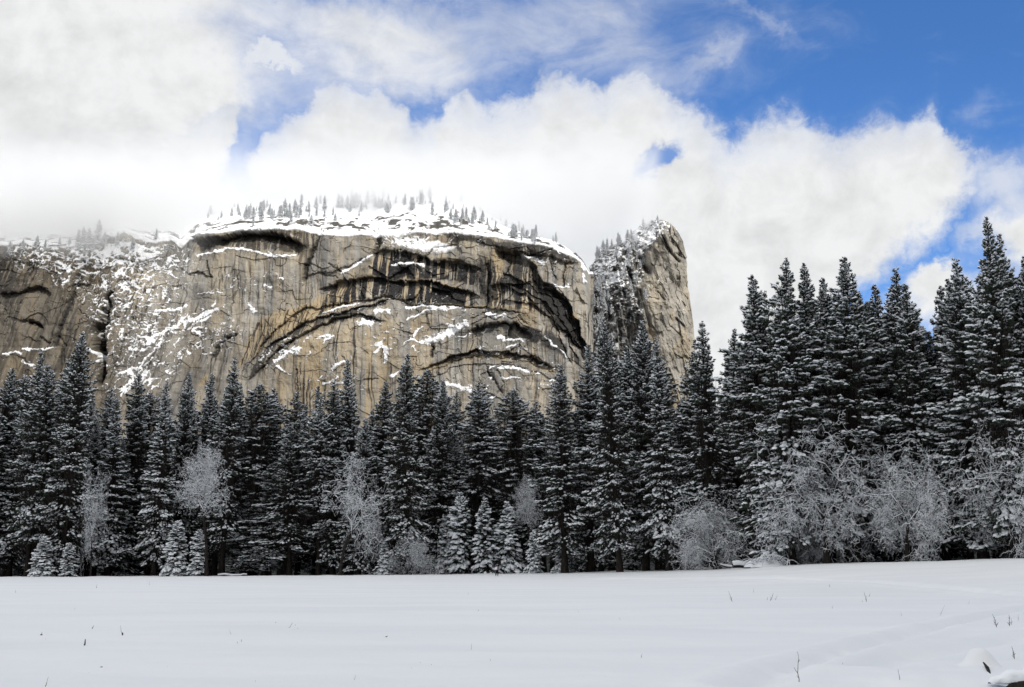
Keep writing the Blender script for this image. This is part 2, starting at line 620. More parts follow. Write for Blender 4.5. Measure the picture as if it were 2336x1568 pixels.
# --- lines of the arches (edge of each overhang)
A_cave = C1((1185, 222), (1300, 225), (1420, 212), (1520, 192), (1640, 186), (1760, 196), (1850, 214), (1905, 250), (1960, 300))
A_top = C2((490, 500), (620, 470), (760, 490), (900, 505), (1050, 550), (1160, 610), (1280, 590), (1400, 580), (1540, 620), (1660, 700))
A_second = C2((-60, 900), (60, 850), (160, 815), (330, 790), (520, 755), (640, 790), (780, 800), (920, 800), (1080, 800), (1220, 830), (1380, 880), (1520, 905), (1650, 985))
A_main = [(540, 872), (560, 826), (590, 780), (622, 740), (655, 713), (690, 694)] + C2((-60, 1075), (30, 1060), (160, 1040), (330, 1000), (520, 985), (640, 960), (760, 985), (900, 1030), (1000, 1040), (1200, 1040), (1350, 1035), (1540, 1070), (1700, 1085), (1850, 1120), (2000, 1135), (2138, 1160))
A_low = [(553, 872), (580, 842), (612, 806), (640, 782), (668, 764), (700, 748)] + C2((-30, 1250), (60, 1235), (160, 1195), (300, 1150), (430, 1145), (540, 1180), (660, 1235))
A_low2 = [(588, 800), (630, 765), (680, 733)] + C2((0, 1190), (120, 1160), (250, 1130), (330, 1095), (460, 1060), (620, 1015), (700, 990))
A_cave2 = C2((1500, 1330), (1560, 1290), (1650, 1255), (1760, 1240), (1880, 1235), (1990, 1240), (2138, 1270)) + C3((160, 1260), (260, 1300), (340, 1390))
A_base = C5((985, 300), (1040, 275), (1100, 245), (1180, 205), (1260, 192), (1330, 182), (1440, 186), (1520, 188), (1640, 215), (1740, 255), (1800, 290))
A_right = C3((-20, 470), (100, 500), (240, 515), (300, 560), (380, 640), (420, 760), (500, 850), (600, 885), (680, 940), (740, 1040), (765, 1140), (830, 1210), (850, 1330), (905, 1480), (960, 1600))
A_rimlip = C3((-60, 420), (60, 470), (180, 500), (300, 510), (450, 560), (560, 560), (720, 590), (840, 585))
A_left = C1((-40, 610), (90, 600), (180, 572), (250, 575), (300, 620))
A_left2 = C1((100, 780), (160, 790), (210, 815), (260, 830))
A_mid1 = C1((1180, 470), (1240, 462), (1300, 470), (1360, 490))
A_gray = C2((-240, 760), (0, 720), (180, 680), (340, 620), (480, 530))
A_r2 = C3((70, 720), (150, 740), (230, 800), (310, 850))
A_r3 = C3((200, 930), (300, 960), (400, 1040), (480, 1130), (600, 1230), (700, 1320), (800, 1420), (860, 1560))
A_r4 = C3((-30, 860), (60, 850), (140, 870), (240, 930))

disp = np.zeros(PX.shape, np.float32)          # metres, positive = set back into the wall
zup = (1 - vv)[:, None] * 200.0
disp += (YB - PY) * 0.44 * 0.13                # the wall leans back
disp += (fbm(PX / 210, PY / 260, 51, 3) - 0.5) * 26
disp += (fbm(PX / 46, PY / 130, 52, 4) - 0.5) * 9
disp += (fbm(PX / 15, PY / 70, 53, 3) - 0.5) * 3.2
disp += (fbm(PX / 9, PY / 12, 54, 3) - 0.5) * 1.3
disp += (ridged(PX / 34 - PY / 90, PY / 26, 55, 2) - 0.6) * 1.8
def facets(X, Y, sx, sy, seed):
    x = X / sx; y = Y / sy
    x0 = np.floor(x); y0 = np.floor(y)
    best = np.full(X.shape, 1e9, np.float32); val = np.zeros(X.shape, np.float32)
    for i in (-1, 0, 1):
        for j in (-1, 0, 1):
            cx = x0 + i; cy = y0 + j
            fx = cx + _hash(cx, cy, seed); fy_ = cy + _hash(cx, cy, seed + 1)
            d = (x - fx) ** 2 + (y - fy_) ** 2
            v = (_hash(cx, cy, seed + 2) - 0.5) + (x - fx) * (_hash(cx, cy, seed + 3) - 0.5) * 1.4 + (y - fy_) * (_hash(cx, cy, seed + 4) - 0.5) * 1.4
            u = d < best
            best = np.where(u, d, best); val = np.where(u, v, val)
    return val


rough_zone = np.clip(gauss(1090, 630, 260, 110) * 1.0 + gauss(1200, 800, 160, 90) * 0.6 + gauss(150, 600, 180, 80) * 0.7 + 0.22, 0, 1)
disp += facets(PX + (WX - PX) * 0.4, PY + (WY - PY) * 0.4, 52, 34, 301) * 7.0 * rough_zone + facets(PX, PY, 20, 15, 311) * 1.6 * rough_zone
# rounded right shoulder
disp += 22 * sstep(PX, 1180, 1345) ** 2.2


def arch(pts, depth, fall, fade=40, lip=0.0):
    global disp
    s = WY - fy(pts)
    tp = span(pts, fade)
    disp += depth * tp * sstep(s, -0.4, 1.6) * np.exp(-np.maximum(s, 0) / fall)
    if lip:
        disp -= lip * tp * np.exp(-((s + 6) / 9.0) ** 2)


arch(A_cave, 26, 18, 30, 4)
arch(A_top, 9, 40, 30, 3)
arch(A_second, 9, 26, 30, 2.5)
arch(A_main, 5, 14, 40, 1)
arch(A_low, 8, 16, 30, 2)
arch(A_low2, 7, 12, 30, 2)
arch(A_cave2, 15, 22, 20, 4)
arch(A_base, 9, 18, 20, 2)
arch(A_right, 18, 55, 25, 2)
for _o in (15, 30, 46):
    arch([(x - _o * 0.9, y + _o * 0.45) for x, y in A_right if x > 1215], 4.5, 9, 12, 1)
for _o in (12, 26):
    arch([(x, y - _o) for x, y in A_cave2], 3.0, 7, 14, 1)
    arch([(x, y + _o * 1.1) for x, y in A_base], 3.0, 7, 14, 1)
arch(A_rimlip, 8, 20, 25, 3)
arch(A_left, 8, 14, 15, 2)
arch(A_left2, 5, 8, 8, 1)
arch(A_mid1, 5, 10, 8, 1)
arch(A_gray, 3.5, 40, 25, 1)
arch(A_r2, 6, 14, 10, 2)
arch(A_r3, 6, 16, 15, 2)
arch(A_r4, 6, 12, 12, 2)
# ledges that stand out below the bands and carry snow
for pts, out in ((C2((820, 1075), (1250, 1075), (1700, 1110)), 4.0), (C2((0, 1290), (300, 1200), (470, 1190)), 2.5), (C2((640, 640), (1000, 640)), 4.0),
                 (C1((1250, 335), (1500, 305), (1900, 345)), 4.0)):
    s = WY - fy(pts)
    disp -= out * span(pts, 20) * sstep(s, -2, 3) * np.exp(-np.maximum(s, 0) / 14)
# clefts and cracks
CRACKS = [(C1((690, 610), (672, 640), (690, 700), (668, 730)), 4.5, 12), (C1((655, 740), (650, 800), (635, 900), (645, 1000), (642, 1100), (640, 1200)), 7.5, 18),
          (C1((615, 840), (630, 900), (630, 980)), 9, 16), (C1((480, 500), (440, 640), (395, 780), (345, 950)), 5.5, 4), (C2((540, 330), (570, 400), (530, 500)), 8, 10),
          (C2((1690, 640), (1695, 900), (1700, 1090)), 4.0, 7), (C2((1120, 1455), (1125, 1568)), 4, 7), (C1((1305, 400), (1330, 460), (1355, 490)), 3, 4),
          (C1((2030, 190), (2025, 260), (1990, 340), (1950, 500)), 5.5, 7), (C3((700, 570), (690, 700), (680, 850)), 2.2, 4), (C3((540, 620), (560, 700), (610, 780)), 2.2, 4),
          (C2((80, 620), (150, 660), (190, 720)), 1.8, 2.5), (C2((20, 735), (100, 750), (140, 790)), 1.8, 2.5), (C5((1400, 280), (1410, 330), (1450, 380), (1490, 430)), 2.4, 4),
          (C5((1450, 310), (1500, 370)), 2.2, 3), (C5((1340, 350), (1390, 410)), 1.6, 2), (C5((530, 210), (560, 250)), 1.8, 2), (C5((670, 360), (750, 355)), 1.8, 2),
          (C5((280, 300), (275, 500)), 2.2, 3), (C1((1510, 470), (1500, 620), (1480, 740)), 1.8, 2), (C1((1950, 1060), (1940, 1280)), 1.6, 2), (C1((150, 790), (240, 830)), 3.5, 6),
          (C1((480, 710), (560, 790)), 1.4, 2), (C1((240, 905), (310, 950)), 2.4, 3), (C1((370, 900), (415, 960)), 2.4, 3), (C1((860, 700), (850, 800), (780, 950)), 2.0, 3),
          (C1((1500, 880), (1420, 930), (1360, 1020)), 4.5, 8), (C1((1020, 960), (900, 1180)), 1.6, 2), (C1((800, 880), (700, 1170)), 1.6, 2.5)]
crk = np.zeros(PX.shape, np.float32)
for pts, wd, dp in CRACKS:
    g = np.exp(-(dseg(pts) / wd) ** 2)
    disp += dp * g
    crk = np.maximum(crk, g * min(1.0, dp / 6.0))
# random joint cracks
jn = 1 - np.abs(2 * fbm(WX / 60 + WY / 160, WY / 70, 61, 2) - 1)
jm = sstep(jn, 0.975, 0.998) * sstep(fbm(PX / 50, PY / 50, 62, 2), 0.56, 0.68)
jn2 = 1 - np.abs(2 * fbm(WX / 34, WY / 44 - WX / 90, 63, 2) - 1)
jm = np.maximum(jm, sstep(jn2, 0.975, 0.998) * sstep(fbm(PX / 60, PY / 60, 64, 2), 0.60, 0.70))
disp += jm * 1.5

# --- right edge curls back into the gully
CR = [(560, 1332), (602, 1340), (655, 1344), (700, 1345), (760, 1347), (850, 1352), (1010, 1358)]
xr = np.interp(PY, [p[0] for p in CR], [p[1] for p in CR])
over = np.clip((PX - (xr - 14)) / 14.0, 0, None)
disp += 26 * np.minimum(over, 1) ** 3

BXx, BYy, BZz = at(PX, PY, YC)
kx, ky, kz = ray(PX, PY)
VX = BXx + disp * 0.10 * (PX - 700) / 700
VY = BYy + disp
VZ = BZz + disp * 0.12

# ------- pigment of the rock: lichen-black water streaks, ochre, brown, shade painted under overhangs
strk = fbm(PX / 3.2 + (fbm(PX / 40, PY / 40, 71, 2) - 0.5) * 4, PY / 110, 72, 3, 0.6)
strk2 = fbm(PX / 8.5, PY / 160, 73, 3, 0.55)
slant = fbm((PX + (PY - 700) * 0.33) / 4.5, (PY - PX * 0.33) / 150, 74, 3, 0.6)
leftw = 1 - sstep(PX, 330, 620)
streak = strk * (1 - leftw) + slant * leftw
patchn = fbm(PX / 70, PY / 80, 75, 4)


def band(top, bot, soft_t=1.5, soft_b=4, fade=30):
    s1 = WY - fy(top); s2 = fy(bot) - WY
    return sstep(s1, -soft_t, soft_t) * sstep(s2, -soft_b, soft_b) * np.minimum(span(top, fade), 1)


dark = np.zeros(PX.shape, np.float32); ochre = np.zeros(PX.shape, np.float32); brown = np.zeros(PX.shape, np.float32); pale = np.zeros(PX.shape, np.float32)
# the three streaked tiers
B1 = poly(C2((520, 520), (760, 480), (1050, 545), (1240, 590), (1540, 610), (1640, 800), (1560, 840), (1200, 800), (900, 790), (620, 790), (500, 740)), 4)
B2 = band(A_second, A_main, 1.5, 3) * sstep(PX, 725, 760)
B2L = poly(C1((1640, 800), (1760, 730), (1870, 705), (2040, 640), (2140, 570), (2300, 510), (2300, 690), (2060, 760), (1960, 800), (1860, 850), (1720, 930), (1600, 1050), (1520, 1110)), 3)
B3 = poly(C2((1740, 690), (2138, 800), (2138, 1130), (1720, 1090)) + [], 4)
B4 = poly(C3((100, 700), (300, 850), (420, 960), (540, 1080), (560, 1200), (300, 1130), (-20, 1120), (-20, 850)), 4)
tiers = np.clip(B1 + B2 + B3 * 0.8 + B4 * 0.7, 0, 1)
dark = np.maximum(dark, tiers * sstep(strk * 0.40 + strk2 * 0.60 + (patchn - 0.5) * 0.45, 0.40, 0.46))
ochre += tiers * sstep(fbm(PX / 14, PY / 60, 76, 3), 0.38, 0.6) * 0.75
pale += tiers * 0.8
ochre += B2L * 0.75
dark = np.maximum(dark, B2L * sstep(slant * 0.6 + strk * 0.4, 0.5, 0.6) * 0.95)
# dark rims just under each overhang: its shade painted in, with streaky edges
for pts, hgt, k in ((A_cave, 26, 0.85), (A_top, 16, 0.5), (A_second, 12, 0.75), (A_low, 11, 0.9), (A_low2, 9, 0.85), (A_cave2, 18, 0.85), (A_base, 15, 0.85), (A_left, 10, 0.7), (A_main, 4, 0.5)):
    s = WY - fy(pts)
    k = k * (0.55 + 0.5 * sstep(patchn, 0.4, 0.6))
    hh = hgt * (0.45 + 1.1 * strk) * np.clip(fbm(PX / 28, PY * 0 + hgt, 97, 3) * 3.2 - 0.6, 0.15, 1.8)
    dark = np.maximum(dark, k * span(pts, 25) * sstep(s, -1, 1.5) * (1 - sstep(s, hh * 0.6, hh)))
# upper lip of the rim, black lichen
lip = poly(C2((1230, 310), (1300, 285), (1500, 310), (1700, 370), (1760, 400), (2138, 420)) + C3((100, 370), (300, 410), (500, 440), (700, 520), (840, 570), (760, 585), (560, 545), (420, 590), (250, 520), (0, 490)) + C2((2000, 500), (1750, 460), (1650, 440), (1500, 370), (1350, 400)), 3)
dark = np.maximum(dark, lip * sstep(patchn * 0.5 + strk * 0.5, 0.22, 0.40) * 0.9)
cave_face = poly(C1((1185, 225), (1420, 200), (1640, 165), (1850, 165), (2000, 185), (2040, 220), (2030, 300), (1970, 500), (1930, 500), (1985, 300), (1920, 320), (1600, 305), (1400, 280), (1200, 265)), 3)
dark = np.maximum(dark, cave_face * sstep(strk, 0.25, 0.5) * 0.85)  # roof shade painted into the alcove, with the black streak beside it
zone_r = poly(C2((1540, 620), (1700, 520), (1850, 700), (2138, 900), (2138, 1150), (1720, 1090), (1560, 860)) , 6)
dark = np.maximum(dark, zone_r * sstep(strk * 0.5 + patchn * 0.5, 0.40, 0.50) * 0.9)
zone_r2 = poly(C3((60, 700), (200, 640), (330, 620), (420, 760), (480, 900), (620, 1120), (560, 1240), (330, 1150), (120, 1020), (60, 860)), 5)
dark = np.maximum(dark, zone_r2 * sstep(strk * 0.55 + patchn * 0.45, 0.38, 0.47) * 0.92)
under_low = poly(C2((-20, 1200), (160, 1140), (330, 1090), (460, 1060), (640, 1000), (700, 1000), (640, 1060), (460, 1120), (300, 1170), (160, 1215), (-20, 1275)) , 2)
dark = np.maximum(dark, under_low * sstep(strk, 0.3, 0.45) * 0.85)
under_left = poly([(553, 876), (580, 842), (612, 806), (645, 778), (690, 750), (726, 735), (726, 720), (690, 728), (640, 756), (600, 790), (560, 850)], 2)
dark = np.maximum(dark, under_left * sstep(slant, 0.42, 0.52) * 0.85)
# long diagonal black corner on the right
diag = poly(C3((430, 880), (540, 890), (620, 905), (700, 980), (745, 1070), (765, 1160), (840, 1220), (860, 1350), (900, 1480), (960, 1600), (880, 1600), (780, 1470), (640, 1290), (520, 1130), (420, 1000)), 3)
dark = np.maximum(dark, diag * 0.97)
diag2 = poly(C3((330, 600), (420, 700), (440, 800), (560, 860), (430, 900), (330, 840), (270, 720), (120, 640), (60, 560)), 4)
dark = np.maximum(dark, diag2 * sstep(patchn * 0.6 + strk * 0.4, 0.36, 0.55) * 0.9)
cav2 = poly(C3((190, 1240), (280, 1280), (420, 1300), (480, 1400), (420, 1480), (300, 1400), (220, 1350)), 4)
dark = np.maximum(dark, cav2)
corner = poly(C3((480, 1250), (640, 1400), (800, 1560), (900, 1700), (700, 1620), (480, 1480), (400, 1400)), 5)
dark = np.maximum(dark, corner * sstep(strk * 0.5 + patchn * 0.5, 0.36, 0.5) * 0.85)
dark = np.maximum(dark, poly(C3((80, 700), (150, 715), (200, 790), (330, 840), (330, 900), (200, 880), (70, 830)), 3) * 0.9)
dark = np.maximum(dark, np.exp(-(dseg(C2((1695, 720), (1700, 1090))) / 5) ** 2) * 1.0)
for _o in (15, 30, 46):
    _p = [(x - _o * 0.9, y + _o * 0.45) for x, y in A_right if x > 1215]
    _s = WY - fy(_p)
    dark = np.maximum(dark, 0.85 * span(_p, 12) * sstep(_s, -1, 1) * (1 - sstep(_s, 3 + 7 * strk, 7 + 8 * strk)))
# teeth of pale rock between the stains, lower arch
# far left: the long black water streak, and a darker, browner rock colour
dark = np.maximum(dark, np.exp(-(dseg(C1((490, 480), (445, 630), (395, 780), (340, 950)), PX, PY) / (5.5 + 2 * strk)) ** 2) * 0.95)
dark = np.maximum(dark, np.exp(-(dseg(C1((60, 680), (0, 860))) / 3) ** 2) * 0.5)
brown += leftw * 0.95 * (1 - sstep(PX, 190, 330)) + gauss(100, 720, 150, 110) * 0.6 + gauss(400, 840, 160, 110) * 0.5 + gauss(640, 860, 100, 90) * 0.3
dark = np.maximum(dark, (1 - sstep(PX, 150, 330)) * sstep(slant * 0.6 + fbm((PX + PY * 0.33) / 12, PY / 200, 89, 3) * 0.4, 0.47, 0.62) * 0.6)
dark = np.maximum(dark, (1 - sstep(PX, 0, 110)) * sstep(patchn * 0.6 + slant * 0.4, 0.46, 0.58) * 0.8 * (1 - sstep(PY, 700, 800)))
# lesser streaks over the whole wall
gen = sstep(streak * 0.7 + patchn * 0.3, 0.54, 0.70)
low_wall = poly([(550, 900), (640, 800), (720, 745), (980, 720), (980, 820), (1000, 1010), (550, 1010)], 15)
fine = sstep(fbm(PX / 1.9, PY / 120, 79, 2), 0.35, 0.8)
dark = np.maximum(dark, gen * (0.55 + 0.35 * fine) + low_wall * sstep(strk * 0.45 + strk2 * 0.55, 0.52, 0.70) * 0.36 + 0.12 * fine)
ochre += sstep(fbm(PX / 20, PY / 90, 77, 3), 0.55, 0.72) * 0.25 + gauss(20, 830, 30, 25) * 0.8 + low_wall * sstep(strk2, 0.45, 0.62) * 0.22
ochre += poly(C3((450, 900), (520, 900), (530, 970), (500, 1000), (450, 950)), 2) + poly(C3((770, 1130), (830, 1135), (820, 1210), (775, 1180)), 2) * 1.1
ochre += poly(C2((1220, 830), (1400, 870), (1520, 910), (1560, 960), (1420, 1000), (1330, 900)), 3) * 0.9 + poly(C2((1760, 500), (1830, 520), (1850, 700), (1850, 1000), (1760, 1050)), 4) * 0.7
ochre += np.exp(-(dseg(C2((1400, 1050), (1700, 1075), (1950, 1110))) / 3) ** 2) * 0.9 + np.exp(-(dseg(C1((1290, 1220), (1320, 1160))) / 4) ** 2)
ochre += band(A_base, [(p[0], p[1] + 20) for p in A_base], 2, 4, 15) * sstep(strk, 0.45, 0.55)
ochre += sstep(fbm(PX / 11, PY / 260, 90, 2), 0.5, 0.68) * 0.30 * (1 - grayz0) + low_wall * sstep(fbm(PX / 30, PY / 200, 98, 3), 0.45, 0.6) * 0.4
pale += poly(C3((560, 880), (700, 850), (890, 840), (930, 1000), (950, 1500), (960, 1620), (880, 1330), (800, 1220), (770, 1130), (740, 1020), (640, 930)), 4) * 0.9
pale += sstep(fbm(PX / 50, PY / 120, 78, 3), 0.5, 0.7) * 0.5 + gauss(1130, 890, 170, 75) * 1.2 + gauss(600, 640, 130, 80) * 0.25
grayzone = poly(C2((0, 330), (500, 330), (520, 470), (440, 640), (180, 720), (-100, 900), (-150, 560)), 10) + poly(C2((600, 470), (900, 500), (1050, 520), (1250, 520), (1560, 640), (1500, 460), (1350, 460), (1250, 500)), 4) + poly(C1((850, 200), (1200, 260), (1200, 400), (860, 460), (680, 400)), 8)
grayzone = np.clip(grayzone + gauss(370, 850, 150, 90) * 0.7 + sstep(fbm(PX / 55, PY / 90, 88, 3), 0.48, 0.62) * 0.75 + gauss(1240, 700, 150, 140) * 0.5, 0, 1)
slabtone = np.clip(0.5 + facets(WX * 0.7 + PX * 0.3, WY * 0.7 + PY * 0.3, 75, 60, 321) * 0.55 + facets(WX, WY, 30, 26, 331) * 0.30 * (0.4 + rough_zone), 0, 1)
wide = sstep(fbm(PX / 13 + (PY - 800) * 0.02 * leftw, PY / 300, 80, 3, 0.55), 0.40, 0.62)
slabtone = np.clip(slabtone * 0.65 + wide * 0.35, 0, 1)
# cracks are coloured darker than the wall
dark = np.maximum(dark, np.clip(crk * 0.85 + jm * 0.5, 0, 0.95))
sunny = 1 - np.clip(dark, 0, 1)
dark = np.clip(dark, 0, 1); ochre = np.clip(ochre, 0, 1); brown = np.clip(brown, 0, 1); pale = np.clip(pale, 0, 1)

# ------- snow lying on the wall
snow = np.zeros(PX.shape, np.float32)
u1 = PX * 0.80 - PY * 0.60; v1 = PX * 0.60 + PY * 0.80          # strata that climb to the right
u2 = PX * 0.97 + PY * 0.24; v2 = -PX * 0.24 + PY * 0.97         # ledges that dip gently to the right
fl1 = ridged(u1 / 34, v1 / 9, 81, 4)
fl2 = ridged(u2 / 22, v2 / 6, 82, 4)
fl3 = fbm(PX / 5, PY / 4, 83, 4, 0.65)


def sprinkle(reg, thr, which=None):
    global snow
    f = fl1 * 0.62 + fl3 * 0.5 if which == 1 else (fl2 * 0.62 + fl3 * 0.5 if which == 2 else np.maximum(fl1, fl2) * 0.6 + fl3 * 0.5)
    snow = np.maximum(snow, sstep(f + reg, thr, thr + 0.055))


wob1 = (fbm(PX / 28, PY / 28, 131, 3) - 0.5) * 26
wob2 = (fbm(PX / 11, PY / 11, 132, 3) - 0.5) * 9
fleck = fbm(PX / 9, PY / 7, 133, 3, 0.6)
fleck2 = fbm(PX / 3.5, PY / 2.6, 134, 2, 0.6)


def veins(ang, al, ac, seed):
    """thin wandering lines that run at an angle (degrees above the horizontal, climbing to the right)"""
    c, s_ = cos(radians(ang)), sin(radians(ang))
    X = PX + wob1 * 0.6 + wob2; Y = PY + wob1 * 0.5 + wob2 * 0.6
    along = X * c - Y * s_; acr = X * s_ + Y * c
    n = fbm(along / al, acr / ac, seed, 2, 0.5)
    return 1 - np.abs(2 * n - 1)


vA, vB, vC, vD = veins(22, 46, 12, 141), veins(58, 60, 11, 142), veins(-8, 34, 9, 143), veins(38, 40, 10, 144)


def vein_snow(v, reg, wide=0.0):
    global snow
    lim = 0.978 - 0.055 * np.clip(reg, 0, 1.4) - wide * 0.5
    snow = np.maximum(snow, sstep(v + (fleck2 - 0.5) * 0.05, lim, lim + 0.02) * sstep(fleck + np.minimum(reg, 1) * 0.22, 0.555, 0.615) * sstep(reg, 0.12, 0.4))


R1 = gauss(290, 680, 90, 110) * 1.1 + gauss(245, 570, 130, 34, 0.1) * 1.2 + gauss(100, 590, 90, 45, 0.4) * 0.95 + gauss(330, 600, 80, 40) * 0.8
vein_snow(vC, R1, 0.03); vein_snow(vD, R1, 0.02); vein_snow(vB, R1 * 0.95, 0.01)
R2 = gauss(420, 735, 120, 28, -0.42) * 1.0 + gauss(490, 775, 60, 30, -0.45) * 0.7 + gauss(360, 830, 80, 24, -0.5) * 0.7 + gauss(310, 875, 60, 28, -0.3) * 0.9 + gauss(640, 800, 60, 26, -0.5) * 0.9 + gauss(290, 780, 70, 110) * 0.6
vein_snow(vA, R2, 0.02); vein_snow(vB, R2 * 0.9 + gauss(300, 800, 90, 110) * 0.7, 0.01)
R3 = gauss(1010, 760, 90, 40, -0.4) * 1.0 + gauss(870, 770, 70, 60) * 0.45 + gauss(740, 800, 70, 50) * 0.45 + gauss(1200, 865, 100, 36) * 1.1 + gauss(1060, 890, 70, 34) * 0.9 + gauss(1150, 790, 90, 30) * 0.5 + gauss(1280, 600, 60, 50) * 0.55 + gauss(980, 540, 120, 30) * 0.9 + gauss(900, 690, 180, 26, -0.1) * 0.5 + gauss(560, 640, 140, 36) * 0.55 + gauss(760, 890, 80, 50) * 0.5
vein_snow(vA, R3, 0.005)
blotch = gauss(250, 570, 70, 20, 0.15) + gauss(280, 640, 40, 40) * 0.7 + gauss(100, 560, 60, 14) * 0.6
snow = np.maximum(snow, sstep(fbm(PX / 14, PY / 7, 151, 4, 0.6) + blotch * 0.24, 0.72, 0.77) * sstep(blotch, 0.1, 0.4))
SLINES = [(C2((860, 1080), (1000, 1065), (1250, 1085)), 4.5), (C2((890, 1220), (1000, 1160), (1130, 1105), (1260, 1095), (1440, 1070)), 3), (C2((1080, 1440), (1200, 1390), (1340, 1320), (1480, 1260)), 9),
          (C2((1690, 1165), (1780, 1160), (1880, 1180)), 4.5), (C2((840, 1460), (920, 1420), (980, 1440), (1070, 1465)), 2.5), (C2((950, 1430), (980, 1330), (1040, 1270)), 2.5),
          (C2((720, 640), (790, 620), (900, 625), (1010, 635)), 3), (C2((120, 1110), (210, 1075), (350, 1040)), 3.5), (C2((20, 1150), (130, 1110)), 2), (C2((540, 1130), (620, 1125), (710, 1130)), 4),
          (C2((390, 1240), (440, 1230), (500, 1240)), 8), (C2((500, 520), (420, 600), (300, 680), (180, 740)), 3), (C2((560, 1550), (600, 1480), (650, 1490), (690, 1560)), 4),
          (C1((1000, 725), (1090, 720), (1170, 690)), 4), (C1((880, 900), (960, 910), (1040, 860), (1150, 810), (1260, 760), (1390, 710)), 4), (C1((760, 1150), (830, 1110), (900, 1110)), 3.5),
          (C1((1770, 1060), (1850, 1010), (1930, 975)), 6), (C1((1800, 1090), (1830, 1120), (1870, 1150)), 2.5), (C1((2090, 940), (2140, 900)), 3), (C1((1250, 345), (1340, 320), (1500, 305), (1640, 325), (1760, 350), (1880, 345)), 4),
          (C1((1590, 680), (1610, 720)), 5), (C1((0, 1015), (130, 1005)), 3), (C1((130, 970), (220, 985), (330, 970)), 2.5), (C1((130, 1060), (200, 1095)), 3), (C1((560, 980), (640, 1030)), 4), (C1((600, 1060), (690, 1025)), 2),
          (C1((1050, 860), (1010, 960), (900, 1100)), 2), (C1((830, 1190), (780, 1290)), 2.5), (C1((820, 1120), (870, 1190), (900, 1230)), 3), (C1((340, 410), (440, 470)), 3), (C1((490, 465), (600, 470)), 2), (C1((440, 340), (520, 380), (530, 300)), 4),
          (C1((660, 300), (760, 270), (850, 300), (940, 380)), 8), (C1((1400, 600), (1250, 610)), 1.6), (C1((1690, 540), (1740, 550)), 2.5), (C1((1800, 510), (1830, 505)), 3),
          (C3((240, 525), (330, 570), (470, 610)), 3), (C3((580, 870), (730, 855)), 3.5), (C3((20, 1380), (90, 1430), (200, 1440), (290, 1410)), 2.5), (C3((120, 1500), (240, 1490), (300, 1510)), 2.5),
          (C3((480, 1400), (600, 1500), (720, 1590)), 2), (C3((870, 620), (890, 680)), 4), (C3((890, 740), (905, 800)), 3), (C5((480, 300), (560, 250)), 3), (C5((430, 380), (520, 350)), 2.5), (C5((500, 385), (600, 370)), 3), (C5((820, 340), (880, 320)), 4),
          (C5((740, 150), (780, 140), (800, 200), (790, 260)), 4), (C5((400, 110), (440, 90), (480, 100)), 4), (C5((1480, 340), (1580, 345)), 3), (C5((1420, 290), (1560, 290), (1640, 300)), 4), (C5((1380, 465), (1440, 450)), 2.5), (C5((1160, 385), (1230, 395), (1290, 420)), 6)]
for pts, wd in SLINES:
    g = np.exp(-(dseg(pts) / wd) ** 2)
    snow = np.maximum(snow, sstep(g + (fl3 - 0.5) * 1.5, 0.40, 0.62))
slab = poly(C2((700, 335), (880, 340), (1000, 340), (1050, 400), (1250, 400), (1360, 450), (1220, 500), (1060, 490), (940, 480), (830, 430)), 5)
snow = np.maximum(snow, slab * sstep(fl3 + gauss(980, 550, 60, 14) * 0.3, 0.40, 0.5))
slab2 = poly(C2((600, 330), (760, 330), (900, 440), (930, 490), (780, 460), (620, 430)), 5)
snow = np.maximum(snow, slab2 * sstep(ridged((PX * 0.8 + PY * 0.6) / 30, (PY * 0.8 - PX * 0.6) / 5, 85, 3) * 0.5 + fl3 * 0.5, 0.52, 0.6))
# cap along the rim
ed = PY - rim_y(PX)
cap = 3.0 + 10 * fbm(PX / 30, PX * 0 + 2, 86, 3) * sstep(fbm(PX / 60, PX * 0 + 9, 87, 2), 0.3, 0.6)
cap = cap * np.interp(PX, [0, 400, 430, 900, 1000, 1350], [1.2, 1.5, 0.5, 0.8, 0.45, 0.4])
snow = np.maximum(snow, 1 - sstep(ed, cap - 1, cap + 1.5))
snow = np.clip(snow, 0, 1)
# snow has thickness
th = snow * 1.0
VY = VY - th
VZ = VZ + th * 0.4

rock_m, t, b = material('streaked_granite')
setb(b, None, 0.85, 0.15)
A1 = t.n('ShaderNodeAttribute'); A1.attribute_name = 'pigment'
A2 = t.n('ShaderNodeAttribute'); A2.attribute_name = 'snow'
A3 = t.n('ShaderNodeAttribute'); A3.attribute_name = 'tone'
s1 = t.n('ShaderNodeSeparateColor'); t.link(A1.outputs['Color'], s1.inputs[0])
s3 = t.n('ShaderNodeSeparateColor'); t.link(A3.outputs['Color'], s3.inputs[0])
geo = t.n('ShaderNodeNewGeometry')
P = geo.outputs['Position']
g1 = t.noise(P, 0.02, 6, 0.6)
g2 = t.noise(t.vm('MULTIPLY', P, (1, 1, 0.12)), 0.35, 5, 0.65)
g3 = t.noise(P, 0.35, 5, 0.7)
col = t.mix(t.step(g1, 0.32, 0.68), (0.200, 0.178, 0.142), (0.360, 0.332, 0.282))
g4 = t.noise(t.vm('MULTIPLY', P, (1, 1, 0.45)), 0.011, 4, 0.55)
col = t.mix(t.m('MULTIPLY', t.step(g4, 0.40, 0.58), 0.7), col, (0.255, 0.253, 0.25))
col = t.mix(t.m('MULTIPLY', t.step(g4, 0.52, 0.36), 0.22), col, (0.39, 0.315, 0.20))
col = t.mix(t.m('MULTIPLY', t.step(g2, 0.4, 0.7), 0.55), col, (0.165, 0.142, 0.112))
col = t.mix(t.m('MULTIPLY', s3.outputs[1], 0.85), col, (0.185, 0.184, 0.182))
col = t.mix(t.m('MULTIPLY', s3.outputs[0], 0.6), col, (0.37, 0.35, 0.315))
